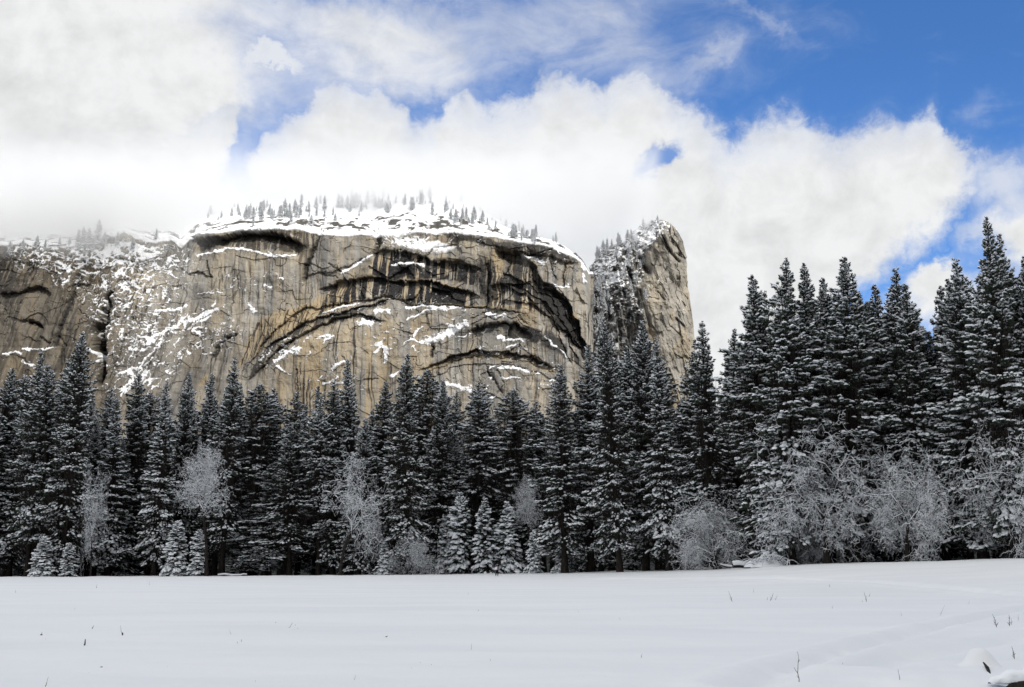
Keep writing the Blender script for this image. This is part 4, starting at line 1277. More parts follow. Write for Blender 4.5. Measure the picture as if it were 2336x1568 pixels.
def oak(seed, H=14.0, spread=1.0, trunk_h=0.22, levels=5, lean=0.0, drooping=0.15, tw=0.018, dens=1.0, limb=0.27, wig=1.0, fork=0.62):
    """bare broadleaf tree, every twig carrying a line of snow"""
    rs = np.random.RandomState(seed)
    segs = []          # a, b, ra, rb, level
    tips = [(np.array([0, 0, 0.0]), np.array([lean, 0.05, 1.0]), H * trunk_h, 0.024 * H, 0)]
    trunk_P = [np.zeros(3)]; trunk_R = [0.034 * H]
    out = []
    while tips:
        p, d, L, r, lv = tips.pop()
        d = d / np.linalg.norm(d)
        ns_ = 4 if lv == 0 else 3
        for s_ in range(ns_):
            dn = d + rs.normal(size=3) * (0.10 + 0.075 * lv) * wig
            if lv >= 1:
                dn[2] += 0.10 - drooping * (lv - 1) * 0.5
            dn /= np.linalg.norm(dn)
            q = p + dn * L / ns_
            rr = r * (1 - 0.35 * (s_ + 1) / ns_)
            out.append((p, q, r * (1 - 0.35 * s_ / ns_), rr, lv))
            if lv == 0:
                trunk_P.append(q); trunk_R.append(rr)
            elif lv < levels and s_ < ns_ - 1 and rs.rand() < 0.75 * dens:
                sdn = np.cross(dn, rs.normal(size=3)); sdn /= np.linalg.norm(sdn)
                nd = dn * 0.62 + sdn * 0.85
                nd[2] = nd[2] * 0.7 + 0.05
                tips.append((q, nd, L * (0.52 + 0.25 * rs.rand()), max(rr * 0.5, tw * 0.55), lv + 1))
            p, d = q, dn
        if lv < levels:
            nb = 4 if lv == 0 else (3 if rs.rand() < 0.55 else 2)
            a0 = rs.rand() * 2 * pi
            for i in range(nb):
                sdn = np.cross(d, [cos(a0 + i * 2 * pi / nb), sin(a0 + i * 2 * pi / nb), 0.3]); sdn /= np.linalg.norm(sdn) + 1e-6
                nd = d * (0.75 if lv else 0.7) + sdn * (0.72 + 0.3 * rs.rand()) * spread
                Ln = (H * limb if lv == 0 else L * (0.70 + 0.18 * rs.rand()))
                tips.append((p, nd, Ln, max(rr * (fork if lv else 0.55), tw * 0.55), lv + 1))
    A = np.array([o[0] for o in out]); B = np.array([o[1] for o in out]); ra = np.array([o[2] for o in out]); rb = np.array([o[3] for o in out]); lv = np.array([o[4] for o in out])
    tr = polytube(np.array(trunk_P), np.array(trunk_R), 9)
    m = lv >= 1
    A, B, ra, rb, lv = A[m], B[m], ra[m], rb[m], lv[m]
    limbs = tubes(A, B, ra, rb, 4)
    # snow line on the upper side of every limb; thicker where the limb lies flat
    d = B - A; d = d / np.linalg.norm(d, axis=1, keepdims=True)
    flat = np.sqrt(1 - d[:, 2] ** 2)
    kp = (flat > 0.4) & (rs.rand(len(A)) < 0.85)
    rr = np.minimum(ra * 0.85, 0.15) + tw * 0.75 * flat
    off = np.stack([0 * rr, 0 * rr, np.minimum(ra, 0.3) * 0.75 + tw * 0.35], 1)
    sv = tubes(A[kp] + off[kp], B[kp] + off[kp], rr[kp], rr[kp] * 0.85, 4)
    return dict(H=H, trunk=mesh_np('oak_trunk', *tr, [bark_m], smooth=True), crown=mesh_np('oak_limbs', *limbs, [twig_m]), snow=mesh_np('oak_snow', *sv, [tsnow_m]), n=len(A))


def plant(proto, name, x, y, z, scale, rz, label, cat, group=None, sxy=1.0, lean=(0, 0)):
    e = bpy.data.objects.new(name, None)
    COL.objects.link(e)
    e.location = (x, y, z)
    e.scale = (scale * sxy, scale * sxy, scale)
    e.rotation_euler = (lean[0], lean[1], rz)
    e.empty_display_size = 0.5
    tag(e, label, cat, group)
    link('trunk', proto['trunk'], e)
    c = link('crown', proto['crown'], e)
    if proto.get('snow'):
        link('snow_load', proto['snow'], c)['kind'] = 'stuff'
    return e

# prototypes: tall pines of several builds, all about 42 m
PINES = [conifer(11, base=0.12, width=5.2, tuft=0.44, snow=0.86, taper=0.75, lumpk=0.95),
         conifer(12, base=0.24, width=4.3, tuft=0.44, snow=0.78, taper=0.65, droop=0.35, lumpk=0.95),
         conifer(13, base=0.40, width=4.0, tuft=0.46, snow=0.80, taper=0.42),
         conifer(14, base=0.18, width=3.8, tuft=0.42, snow=0.98, taper=0.75, gap=0.54),
         conifer(15, base=0.10, width=4.8, tuft=0.48, snow=1.0, taper=0.8, droop=0.5),
         conifer(16, base=0.48, width=3.1, tuft=0.44, snow=0.70, taper=0.4),
         conifer(17, base=0.20, width=4.6, tuft=0.44, snow=0.74, taper=0.85, lean=0.02, lumpk=0.9),
         conifer(18, base=0.08, width=4.9, tuft=0.44, snow=0.92, taper=0.7, per=6, lumpk=0.95)]
BIG = [conifer(21, base=0.08, width=4.6, tuft=0.52, snow=1.05, taper=0.6, gap=0.60, blades=8),
       conifer(22, base=0.10, width=4.0, tuft=0.50, snow=1.0, taper=0.55, gap=0.58, blades=8),
       conifer(23, base=0.12, width=4.9, tuft=0.52, snow=0.90, taper=0.75, gap=0.62, blades=8, droop=0.4),
       conifer(24, base=0.10, width=5.2, tuft=0.54, snow=0.85, taper=0.8, gap=0.62, blades=8)]
YOUNG = [conifer(31, H=13, base=0.02, width=2.3, tuft=0.55, gap=0.50, per=7, snow=0.80, droop=0.55, taper=0.9, blades=7, lumpk=1.25, full=1),
         conifer(32, H=12, base=0.02, width=2.6, tuft=0.55, gap=0.48, per=7, snow=0.78, droop=0.7, taper=0.9, blades=7, lumpk=1.2, full=1)]


def far_conifer(seed, H, width, snow):
    return conifer(seed, H=H, base=0.06, width=width, tuft=0.95, gap=1.1, per=5, snow=snow, droop=0.4, taper=0.9, blades=4, lumpk=1.2, full=1)


# (x, top y, distance, build, width factor, label)
FOREST = [
    (8, 835, 232, 1, 1.0, 'dark pine cut by the left edge of the picture'),
    (35, 846, 236, 3, 1.0, 'thin-tipped pine between the leftmost edge pine and the pine with the bare lower trunk'),
    (60, 856, 252, 5, 1.0, 'small slim pine tip just right of the thin-tipped leftmost pines'),
    (105, 801, 226, 6, 1.1, 'broad dark pine left of the tallest twin-topped pine'),
    (160, 773, 224, 1, 1.05, 'left stem of the twin-topped pine below the dark rock cleft'),
    (185, 756, 222, 0, 1.1, 'tallest pine of the left wood, right stem of the twin-topped pair'),
    (215, 893, 240, 3, 1.0, 'short pine hugging the right flank of the twin-topped pair'),
    (245, 886, 236, 2, 1.0, 'pine standing before the foot of the dark cleft in the cliff'),
    (275, 903, 228, 4, 0.9, 'snow-laden pine between the foot of the dark cleft and the blunt dark pine tip'),
    (333, 856, 234, 1, 1.0, 'blunt dark pine tip beneath the branching snow streaks on the cliff'),
    (378, 868, 224, 4, 1.0, 'bushy snow-loaded pine left of the bare tree with a straight black stem'),
    (423, 848, 230, 7, 1.0, 'full pine directly behind the bare tree with a straight black stem'),
    (478, 852, 236, 3, 1.0, 'narrow pine left of the dark sharp-tipped pine below the arch foot'),
    (531, 822, 226, 6, 1.05, 'dark sharp-tipped pine at the lower end of the great arch'),
    (552, 873, 238, 1, 0.9, 'pine leaning on the right side of the sharp-tipped pine at the arch foot'),
    (597, 876, 228, 5, 1.3, 'open pine with a long bare black trunk, left of a matching pair'),
    (627, 884, 232, 2, 1.0, 'open pine with a long bare trunk, right of a matching pair'),
    (666, 892, 226, 1, 1.05, 'loose dark pine with several bare trunks showing at its foot'),
    (692, 922, 246, 3, 0.9, 'low pine filling the gap left of the slim snowy spire pine'),
    (733, 880, 236, 3, 0.95, 'slim snowy spire pine behind the left edge of the gnarled white oak'),
    (773, 871, 226, 0, 0.95, 'pine rising straight behind the gnarled white oak'),
    (813, 820, 228, 3, 1.05, 'tall slender pine right of the gnarled white oak, pale with snow'),
    (881, 870, 240, 1, 1.0, 'dark shadowed pine left of the tall central pine'),
    (929, 810, 212, 0, 1.12, 'tall central pine with a perfect sharp crown'),
    (971, 844, 240, 5, 1.1, 'thin pine close behind the right of the tall central pine'),
    (1004, 866, 222, 7, 1.0, 'full pine with sweeping lower boughs right of the tall central pine'),
    (1041, 895, 236, 1, 0.9, 'pine behind the short snow-plastered firs, left one'),
    (1086, 870, 222, 2, 1.1, 'high-crowned pine with a long bare black trunk above the white young firs'),
    (1121, 925, 242, 1, 0.9, 'low pine right of the high-crowned pine with a bare trunk'),
    (1171, 890, 220, 5, 1.35, 'solitary thin pine with a narrow crown and bare lower trunk, above the walker'),
    (1219, 912, 226, 2, 0.95, 'pale pine between the solitary thin pine and the dense dark mass'),
    (1284, 834, 196, 0, 0.95, 'leftmost pine of the dense dark group below the rock column'),
    (1341, 788, 200, 3, 1.1, 'pointed pine at the foot of the gully'),
    (1403, 728, 184, 0, 1.0, 'huge broad pine in front of the gully and rock column'),
    (1460, 730, 188, 7, 0.9, 'pine in front of the dark left face of the rock column'),
    (1511, 775, 182, 4, 0.95, 'broad snow-clumped pine in front of the bright face of the rock column'),
    (1565, 803, 196, 1, 1.0, 'pine tip touching the right foot of the rock column'),
    (1607, 739, 180, 6, 1.0, 'pointed pine just right of the rock column against white cloud'),
    (1664, 754, 184, 1, 1.0, 'slim pine against white cloud left of the tall right-hand wood'),
]
RIGHT = [
    (1720, 633, 166, 1, 1.0, 'slim snow-plastered pine at the left end of the tall right-hand wood'),
    (1770, 590, 160, 0, 1.0, 'tallest snow-clumped pine above the big bare oak'),
    (1813, 615, 164, 3, 0.95, 'pine just right of the tallest one above the big bare oak'),
    (1860, 641, 168, 1, 0.95, 'shorter pine in a dip of the right-hand treeline'),
    (1909, 591, 160, 1, 1.1, 'tall open-topped pine above the gap between the two big bare oaks'),
    (1961, 664, 172, 2, 0.9, 'low pine tip before the blue patch of sky, left one'),
    (1992, 653, 170, 1, 0.9, 'low pine tip before the blue patch of sky, middle one'),
    (2036, 617, 162, 3, 0.9, 'sparse spiky pine before the blue patch of sky'),
    (2067, 646, 158, 2, 1.0, 'rounded pine right of the sparse spiky one'),
    (2126, 653, 166, 1, 0.9, 'thin pine before the small cloud in the blue gap'),
    (2162, 634, 160, 2, 0.85, 'narrow pine on the left shoulder of the bulky second-tallest one'),
    (2188, 597, 152, 3, 1.0, 'bulky pine left of the tallest pine at the right edge'),
    (2252, 506, 146, 3, 1.05, 'tallest pine of all, dark against cloud near the right edge'),
    (2281, 534, 150, 2, 0.85, 'second tip pressed against the right of the tallest pine of all'),
    (2322, 588, 150, 0, 0.9, 'pine half cut by the right edge of the picture'),
    (2395, 560, 152, 3, 1.0, 'pine whose left boughs only just reach in at the right edge of the picture'),
]
rng = random.Random(5)


def set_tree(lst, protos, px, pty, Y, b_, wf, label, group, off=0.0):
    x, y, zt = at(px, pty, Y)
    g = float(ground_z(np.array([x]), np.array([Y]))[0])
    pr = protos[b_]
    sc = (float(zt) - g) / pr['H']
    return plant(pr, 'pine_tree', float(x), Y, g - 0.1, sc, rng.random() * 6.283, label, 'pine tree', group, sxy=wf * rng.uniform(0.82, 1.28) / sc ** 0.35, lean=(rng.gauss(0, 0.014), rng.gauss(0, 0.020)))


for r in FOREST:
    set_tree(FOREST, PINES, *r, 'snowy pines along the far edge of the meadow')
for r in RIGHT:
    set_tree(RIGHT, BIG, *r, 'tall snowy pines on the right of the meadow')
# deeper rows that close the wood
for i in range(118):
    px = -330 + 3000 * (i + rng.random() * 0.8) / 118
    row = i % 3
    tops = [r for r in FOREST + RIGHT]
    near = sorted(tops, key=lambda r: abs(r[0] - px))[:2]
    low = max(n[1] for n in near) + rng.uniform(25, 120)
    Y = float(edge_y(atan2(float(at(px, 1300, 200)[0]), 200))) + (12, 34, 58)[row] + rng.uniform(-5, 5)
    b_ = rng.choice([0, 1, 2, 3, 5, 6, 7])
    set_tree(None, PINES, px, low, Y, b_, rng.uniform(1.0, 1.35), 'dark snow-dusted pine packed in the deeper rows of the wood', 'pines in the deeper rows of the wood')
for i in range(30):
    px = -60 + 2460 * (i + rng.random() * 0.8) / 30
    Y = float(edge_y(atan2(float(at(px, 1300, 200)[0]), 200))) + rng.uniform(9, 26)
    low = rng.uniform(1040, 1150)
    set_tree(None, [PINES[0], PINES[4], PINES[7]], px, low, Y, rng.randrange(3), rng.uniform(1.2, 1.7), 'half-grown understorey pine in the shade of the taller pines', 'half-grown pines in the shade')

# young snow-plastered firs
for px, top_, Y, b_, wf, lab in ((1050, 1128, 214, 0, 1.0, 'snow-plastered young fir left of the bare black trunk'), (1106, 1140, 212, 0, 1.05, 'snow-plastered young fir directly left of the walker'),
                                 (1155, 1148, 213, 1, 1.0, 'snow-plastered young fir just right of the walker'), (1015, 1180, 216, 1, 0.8, 'short young fir under the sweeping boughs of the full pine'),
                                 (405, 1190, 217, 1, 1.3, 'snow-heaped young fir left of the straight black stem'), (455, 1210, 215, 0, 1.3, 'snow-heaped young fir at the foot of the straight black stem'),
                                 (1218, 1210, 208, 1, 1.0, 'low young fir at the left foot of the dense dark group'),
                                 (1285, 1215, 200, 1, 1.3, 'drooping young fir under the dense dark group'),
                                 (100, 1225, 217, 1, 1.6, 'broad low young fir at the foot of the broad dark pine on the left'), (160, 1240, 216, 0, 1.5, 'broad low young fir under the twin-topped pair'),
                                 (880, 1235, 210, 1, 1.3, 'drooping young fir under the tall central pine'),
                                 (1758, 1245, 167, 1, 1.7, 'small rounded fir heaped with snow behind the brush pile')):
    x, y, zt = at(px, top_, Y)
    g = float(ground_z(np.array([x]), np.array([Y]))[0])
    pr = YOUNG[b_]
    sc = (float(zt) - g) / pr['H']
    plant(pr, 'young_fir', float(x), Y, g - 0.1, sc, rng.random() * 6, lab, 'fir tree', 'snow-plastered young firs', sxy=wf)

# bare broadleaf trees, white with snow
OAKS = [oak(41, H=16, spread=0.9, levels=6, trunk_h=0.55, drooping=0.02, dens=0.85, limb=0.2), oak(42, H=15, spread=1.1, levels=5, trunk_h=0.34, drooping=0.18, dens=1.0, wig=1.9, tw=0.022, fork=0.74), oak(43, H=10, spread=1.2, levels=6, trunk_h=0.16, lean=0.3, drooping=0.18, tw=0.014, dens=0.9, fork=0.68), oak(44, H=14, spread=0.9, levels=6, drooping=0.35, dens=0.85, tw=0.016),
        oak(45, H=15, spread=1.15, levels=6, trunk_h=0.26, drooping=0.22, dens=0.9, tw=0.017, fork=0.68, wig=1.3)]
print('oak twigs', [o['n'] for o in OAKS])
for px, top_, Y, b_, wpx, lab in ((487, 1015, 214, 0, 125, 'bare round-crowned tree with a straight black stem, white with snow'), (785, 1030, 208, 1, 150, 'gnarled bare oak with crooked snow-lined limbs left of the tall central pine'),
                                  (1625, 1122, 170, 2, 165, 'low leaning bare oak with a forked dark trunk, left of the brush pile'), (1868, 952, 156, 4, 265, 'largest bare oak with a wide rounded crown in the right-hand wood'),
                                  (2052, 1005, 150, 4, 190, 'second-largest bare oak, right of the largest one'), (2282, 940, 146, 4, 215, 'bare oak reaching in from the right edge of the picture'),
                                  (1213, 1085, 214, 0, 75, 'small pale bare tree left of the dense dark group'), (225, 1060, 217, 1, 70, 'slender bare tree right of the twin-topped pair'),
                                  (935, 1210, 209, 2, 90, 'low bare bush-like oak under the tall central pine'),
                                  (1800, 1120, 160, 3, 110, 'drooping bare tree at the left flank of the largest bare oak')):
    x, y, zt = at(px, top_, Y)
    g = float(ground_z(np.array([x]), np.array([Y]))[0])
    pr = OAKS[b_]
    if 'zz' not in pr:
        co = np.empty(len(pr['crown'].vertices) * 3, np.float32); pr['crown'].vertices.foreach_get('co', co); co = co.reshape(-1, 3)
        pr['zz'] = float(np.percentile(co[:, 2], 99.7)); pr['ww'] = float(np.percentile(np.abs(co[:, 0]), 96) + np.percentile(np.abs(co[:, 1]), 96))
    sc = (float(zt) - g) / pr['zz']
    plant(pr, 'bare_oak', float(x), Y, g - 0.1, sc, rng.random() * 6, lab, 'oak tree', 'bare snow-covered oaks', sxy=(wpx * Y / FOC) / (pr['ww'] * sc))

# trees on the rim and the dome, seen small against cloud
FAR = [far_conifer(51, 24, 4.6, 1.3), far_conifer(52, 20, 4.0, 1.4), far_conifer(53, 26, 4.2, 1.1)]
for m_ in FAR:
    V_, F_, mi = [], [], []
    o_ = 0


def merged(pr):
    V = []; F = []; M = []; o_ = 0
    for key, mat in (('trunk', [1]), ('crown', [0, 1]), ('snow', [2])):
        me = pr[key]
        n = len(me.vertices); co = np.empty(n * 3, np.float32); me.vertices.foreach_get('co', co); V.append(co.reshape(-1, 3))
        for p in me.polygons:
            v = list(p.vertices)
            F.append([a + o_ for a in v]); M.append(mat[min(p.material_index, len(mat) - 1)])
        o_ += n
    me = bpy.data.meshes.new('small_pine')
    me.from_pydata(np.concatenate(V).tolist(), [], F)
    for m in (faded_needle_m, bark_m, tsnow_m):
        me.materials.append(m)
    me.polygons.foreach_set('material_index', np.array(M, np.int32))
    return me


faded_needle_m, t, b = material('faded_needles')
setb(b, (0.30, 0.32, 0.33), 0.8, 0.1)  # needles paled so the far pines fade into the mist
FARM = [merged(p) for p in FAR]
from mathutils.bvhtree import BVHTree
dome_bvh = BVHTree.FromPolygons([tuple(v) for v in np.stack([MX, MY, MZ], -1).reshape(-1, 3).tolist()], grid_faces(nt, len(ux)).tolist())


def small_pine(x, y, z, h, label, group, b_=None):
    b_ = rng.randrange(3) if b_ is None else b_
    o = link('small_pine', FARM[b_])
    o.location = (x, y, z - 0.3)
    s = h / FAR[b_]['H']
    o.scale = (s, s, s)
    o.rotation_euler = (0, 0, rng.random() * 6)
    tag(o, label, 'pine tree', group)
    return o


def on_dome(px, py):
    x, y, z = ray(px, py)
    hit = dome_bvh.ray_cast(Vector((0, 0, CAM_Z)), Vector((float(x), float(y), float(z))).normalized(), 4000)
    return hit[0]


def stand(n, cx, cy, sx_r, sy_r, h, label, group):
    k = 0; tries = 0
    while k < n and tries < n * 12:
        tries += 1
        px = rng.gauss(cx, sx_r); py = rng.gauss(cy, sy_r)
        p = on_dome(px, py)
        if p is None:
            continue
        small_pine(p.x, p.y, p.z, h * rng.choice([0.4, 0.6, 0.8, 1.0, 1.15]), label, group); k += 1


L1 = 'small snowy pine on the white slope above the cliff cave'
stand(46, 590, 492, 70, 8, 13, L1, 'pines above the cliff cave')
stand(26, 700, 490, 40, 8, 12, L1, 'pines above the cliff cave')
stand(30, 960, 470, 80, 10, 13, 'small snowy pine fading into cloud near the top of the dome', 'pines near the top of the dome')
L2 = 'small snowy pine fading into cloud near the top of the dome'
stand(44, 830, 468, 70, 9, 16, L2, 'pines near the top of the dome')
L3 = 'small snowy pine along the rim on the right of the cliff'
stand(26, 1075, 508, 45, 9, 13, L3, 'pines along the right rim')
stand(22, 1210, 540, 50, 8, 13, L3, 'pines along the right rim')
for px, py, h in ((1298, 566, 14), (1372, 578, 20), (1268, 553, 12), (1184, 527, 14)):
    p = on_dome(min(px, 1335), py)
    if p:
        small_pine(p.x, p.y, p.z, h, L3, 'pines along the right rim')
L4 = 'misty snow-covered pine on the broken rim at the far left'
for px, h in ((172, 26), (186, 24), (203, 30), (162, 20), (195, 18), (120, 14), (70, 14), (250, 14), (290, 12), (140, 15), (90, 12), (220, 15), (340, 12), (10, 12), (40, 15)):
    i = int(np.clip(np.searchsorted(px_ax, px), 0, len(px_ax) - 1))
    r_ = 14 if h > 22 else rng.randrange(3, 30)
    small_pine(float(VX[r_, i]), float(VY[r_, i]) - 0.5, float(VZ[r_, i]), h, L4, 'pines on the left rim')
# gully and the broken flank of the column
gbvh = BVHTree.FromPolygons([tuple(v) for v in np.stack([qx, qy + gd, qz], -1).reshape(-1, 3).tolist()], grid_faces(200, 60).tolist())
sbvh = BVHTree.FromPolygons([tuple(v) for v in np.stack([SX2, SY2, SZ2], -1).reshape(-1, 3).tolist()], grid_faces(*SX2.shape).tolist())
L5 = 'small snowy pine in the gully beside the rock column'
L6 = 'small snow-crusted pine clinging to the broken flank of the rock column'
for i in range(46):
    px = rng.uniform(1335, 1385); py = rng.uniform(590, 800)
    x, y, z = ray(px, py)
    h = gbvh.ray_cast(Vector((0, 0, CAM_Z)), Vector((float(x), float(y), float(z))).normalized(), 4000)[0]
    if h: small_pine(h.x, h.y, h.z, rng.uniform(9, 18), L5, 'pines in the gully')
for i in range(70):
    px = rng.uniform(1362, 1475); py = rng.uniform(555, 830)
    x, y, z = ray(px, py)
    h = sbvh.ray_cast(Vector((0, 0, CAM_Z)), Vector((float(x), float(y), float(z))).normalized(), 4000)[0]
    if h: small_pine(h.x, h.y, h.z, rng.uniform(6, 13), L6, 'pines on the flank of the column')
for px, h in ((1362, 20), (1385, 17), (1410, 18), (1414, 14), (1432, 16), (1440, 13), (1396, 12), (1468, 12), (1500, 9), (1376, 18)):
    yl = np.interp(px, [q[0] for q in LE][::-1], [q[1] for q in LE][::-1])
    x, y, z = ray(px, yl + 7)
    hh = sbvh.ray_cast(Vector((0, 0, CAM_Z)), Vector((float(x), float(y), float(z))).normalized(), 4000)[0]
    if hh: small_pine(hh.x, hh.y, hh.z, h, 'small snowy pine on the skyline of the rock column', 'pines on the skyline of the column')

# ------------------------------------------------------------------ the walker
skin_m, t, b = material('skin'); setb(b, (0.42, 0.27, 0.20), 0.6, 0.3)
jack_m, t, b = material('grey_jacket_cloth'); setb(b, (0.16, 0.16, 0.17), 0.9, 0.1)
pack_m, t, b = material('white_pack_cloth'); setb(b, (0.78, 0.78, 0.80), 0.8, 0.2)
trou_m, t, b = material('black_trouser_cloth'); setb(b, (0.012, 0.013, 0.018), 0.9, 0.1)
hat_m, t, b = material('pale_hat_wool'); setb(b, (0.55, 0.56, 0.57), 0.95, 0.1)
hair_m, t, b = material('dark_hair'); setb(b, (0.015, 0.012, 0.010), 0.7, 0.2)


def skinned(name, V, E, R, mat, root=0, sub=2, parent=None):
    me = bpy.data.meshes.new(name)
    me.from_pydata(V, E, [])
    o = bpy.data.objects.new(name, me)
    COL.objects.link(o)
    m = o.modifiers.new('skin', 'SKIN'); m.use_smooth_shade = True
    o.modifiers.new('sub', 'SUBSURF').levels = sub
    o.modifiers['sub'].render_levels = sub
    for i, v in enumerate(me.skin_vertices[0].data):
        r_ = R[i]
        v.radius = (r_, r_) if not isinstance(r_, tuple) else r_
        v.use_root = (i == root)
    dg = bpy.context.evaluated_depsgraph_get()
    ev = o.evaluated_get(dg)
    nm = bpy.data.meshes.new_from_object(ev)
    nm.name = name
    bpy.data.objects.remove(o)
    nm.materials.clear(); nm.materials.append(mat)
    nm.polygons.foreach_set('use_smooth', np.ones(len(nm.polygons), bool))
    return link(name, nm, parent)


wx, wy, wz = at(1134, 1312, 176.0)
wx = float(wx); wzg = float(ground_z(np.array([wx]), np.array([176.0]))[0])
walker = bpy.data.objects.new('person', None); COL.objects.link(walker)
walker.location = (wx, 176.0, wzg - 0.03); walker.rotation_euler = (0, 0, radians(150)); walker.scale = (1.0, 1.0, 1.0)
tag(walker, 'distant walker in black trousers and pale hat with a white pack, on the far snow', 'person')
bv = [(0, 0, 0.95), (0, 0.01, 1.12), (0, 0.0, 1.32), (0, 0.0, 1.46), (0, -0.02, 1.53), (0, -0.03, 1.60), (0, -0.035, 1.70), (0, -0.02, 1.77),
      (-0.10, 0, 0.90), (-0.11, -0.10, 0.50), (-0.11, -0.02, 0.10), (-0.11, -0.16, 0.04),
      (0.10, 0, 0.90), (0.11, 0.10, 0.50), (0.11, 0.22, 0.13), (0.11, 0.08, 0.04),
      (-0.19, 0, 1.42), (-0.26, 0.06, 1.16), (-0.25, -0.10, 0.94), (-0.24, -0.16, 0.86),
      (0.19, 0, 1.42), (0.26, -0.04, 1.16), (0.24, -0.20, 0.98), (0.22, -0.27, 0.92)]
be = [(0, 1), (1, 2), (2, 3), (3, 4), (4, 5), (5, 6), (6, 7), (0, 8), (8, 9), (9, 10), (10, 11), (0, 12), (12, 13), (13, 14), (14, 15), (3, 16), (16, 17), (17, 18), (18, 19), (3, 20), (20, 21), (21, 22), (22, 23)]
brad = [(0.15, 0.11), (0.14, 0.10), (0.17, 0.11), (0.11, 0.08), 0.055, 0.075, 0.095, 0.06, 0.085, 0.065, 0.045, 0.04, 0.085, 0.065, 0.045, 0.04, 0.06, 0.045, 0.036, 0.03, 0.06, 0.045, 0.036, 0.03]
body = skinned('body', bv, be, brad, skin_m, parent=walker)
# five fingers on each hand
for (hx, hy, hz), s_ in (((-0.24, -0.16, 0.86), -1), ((0.22, -0.27, 0.92), 1)):
    pass
jv = [bv[0], bv[1], bv[2], bv[3], bv[16], bv[17], (-0.252, -0.075, 0.97), bv[20], bv[21], (0.243, -0.175, 1.005)]
skinned('jacket', jv, [(0, 1), (1, 2), (2, 3), (3, 4), (4, 5), (5, 6), (3, 7), (7, 8), (8, 9)], [(0.18, 0.14), (0.17, 0.13), (0.20, 0.14), (0.14, 0.11), 0.085, 0.068, 0.055, 0.085, 0.068, 0.055], jack_m, parent=walker)
tv_ = [(0, 0, 0.97), bv[8], bv[9], (-0.11, -0.03, 0.13), bv[12], bv[13], (0.11, 0.21, 0.16)]
skinned('trousers', tv_, [(0, 1), (1, 2), (2, 3), (0, 4), (4, 5), (5, 6)], [(0.175, 0.14), 0.135, 0.115, 0.095, 0.135, 0.115, 0.095], trou_m, parent=walker)
for s_, pts in ((-1, [(-0.11, 0.02, 0.13), (-0.11, -0.04, 0.06), (-0.11, -0.19, 0.05)]), (1, [(0.11, 0.24, 0.16), (0.11, 0.18, 0.07), (0.11, 0.05, 0.045)])):
    skinned('boot', pts, [(0, 1), (1, 2)], [0.07, 0.068, 0.05], trou_m, parent=walker)
skinned('hair', [(0, 0.03, 1.56), (0, 0.015, 1.67), (0, 0.0, 1.75)], [(0, 1), (1, 2)], [0.09, 0.125, 0.12], hair_m, parent=walker)
ht = skinned('hat', [(0, -0.02, 1.735), (0, -0.02, 1.79), (0, -0.015, 1.85)], [(0, 1), (1, 2)], [0.14, 0.13, 0.07], hat_m, parent=walker)
pk = skinned('backpack', [(0.03, 0.21, 0.98), (0.03, 0.24, 1.12), (0.03, 0.22, 1.32), (0.03, 0.19, 1.45)], [(0, 1), (1, 2), (2, 3)], [(0.15, 0.12), (0.21, 0.15), (0.20, 0.14), (0.13, 0.10)], pack_m, parent=walker)

# ------------------------------------------------------------------ brush pile, logs and branches at the wood's edge
def wood(P, R, snow_k=1.0, k=8, name='fallen_log', label='', cat='log', off=0.0, group=None):
    """a snow-topped stem through the points P"""
    P = np.asarray(P, float); R = np.asarray(R, float)
    base_ = P[0].copy()
    e = bpy.data.objects.new(name, None); COL.objects.link(e); e.location = base_
    tag(e, label, cat, group)
    v, f = polytube(P - base_, R, k)
    link('stem', mesh_np('log_stem', v, f, [bark_m], smooth=True), e)
    v2, f2 = polytube(P - base_ + np.stack([0 * R, 0 * R, R * 0.55 + 0.03 * snow_k], 1), R * 0.95 + 0.04 * snow_k, k)
    v2 = v2 + np.stack([vnoise(v2[:, 0] * 6, v2[:, 2] * 6, 5) - 0.5, 0 * v2[:, 0], (vnoise(v2[:, 0] * 4, v2[:, 1] * 4, 6) - 0.5) * 2], 1) * 0.03 * snow_k
    link('snow_cap', mesh_np('log_snow', v2, f2, [tsnow_m], smooth=True), e)
    return e


def W2(px, py, Y, dz=0.0):
    x, y, z = at(px, py, Y)
    return [float(x), float(y), float(z) + dz]


def crop2(cx, cy):
    return 1581 + cx * 0.1381, 1237.5 + cy * 0.1381


YB_ = 154.0
wood([W2(*crop2(435, 362), YB_), W2(*crop2(490, 380), YB_ + 0.5), W2(*crop2(560, 398), YB_ + 1), W2(*crop2(640, 405), YB_ + 1)], [0.06, 0.10, 0.12, 0.12], 1.2, name='broken_branch', label='thin snow-topped branch with a raised broken end left of the snow-capped log', cat='branch')
wood([W2(*crop2(650, 385), YB_), W2(*crop2(740, 380), YB_), W2(*crop2(850, 392), YB_ + 0.6), W2(*crop2(940, 400), YB_ + 1.2)], [0.30, 0.32, 0.28, 0.2], 2.6, name='fallen_log', label='dark fallen log under a thick snow cap left of the brush pile')
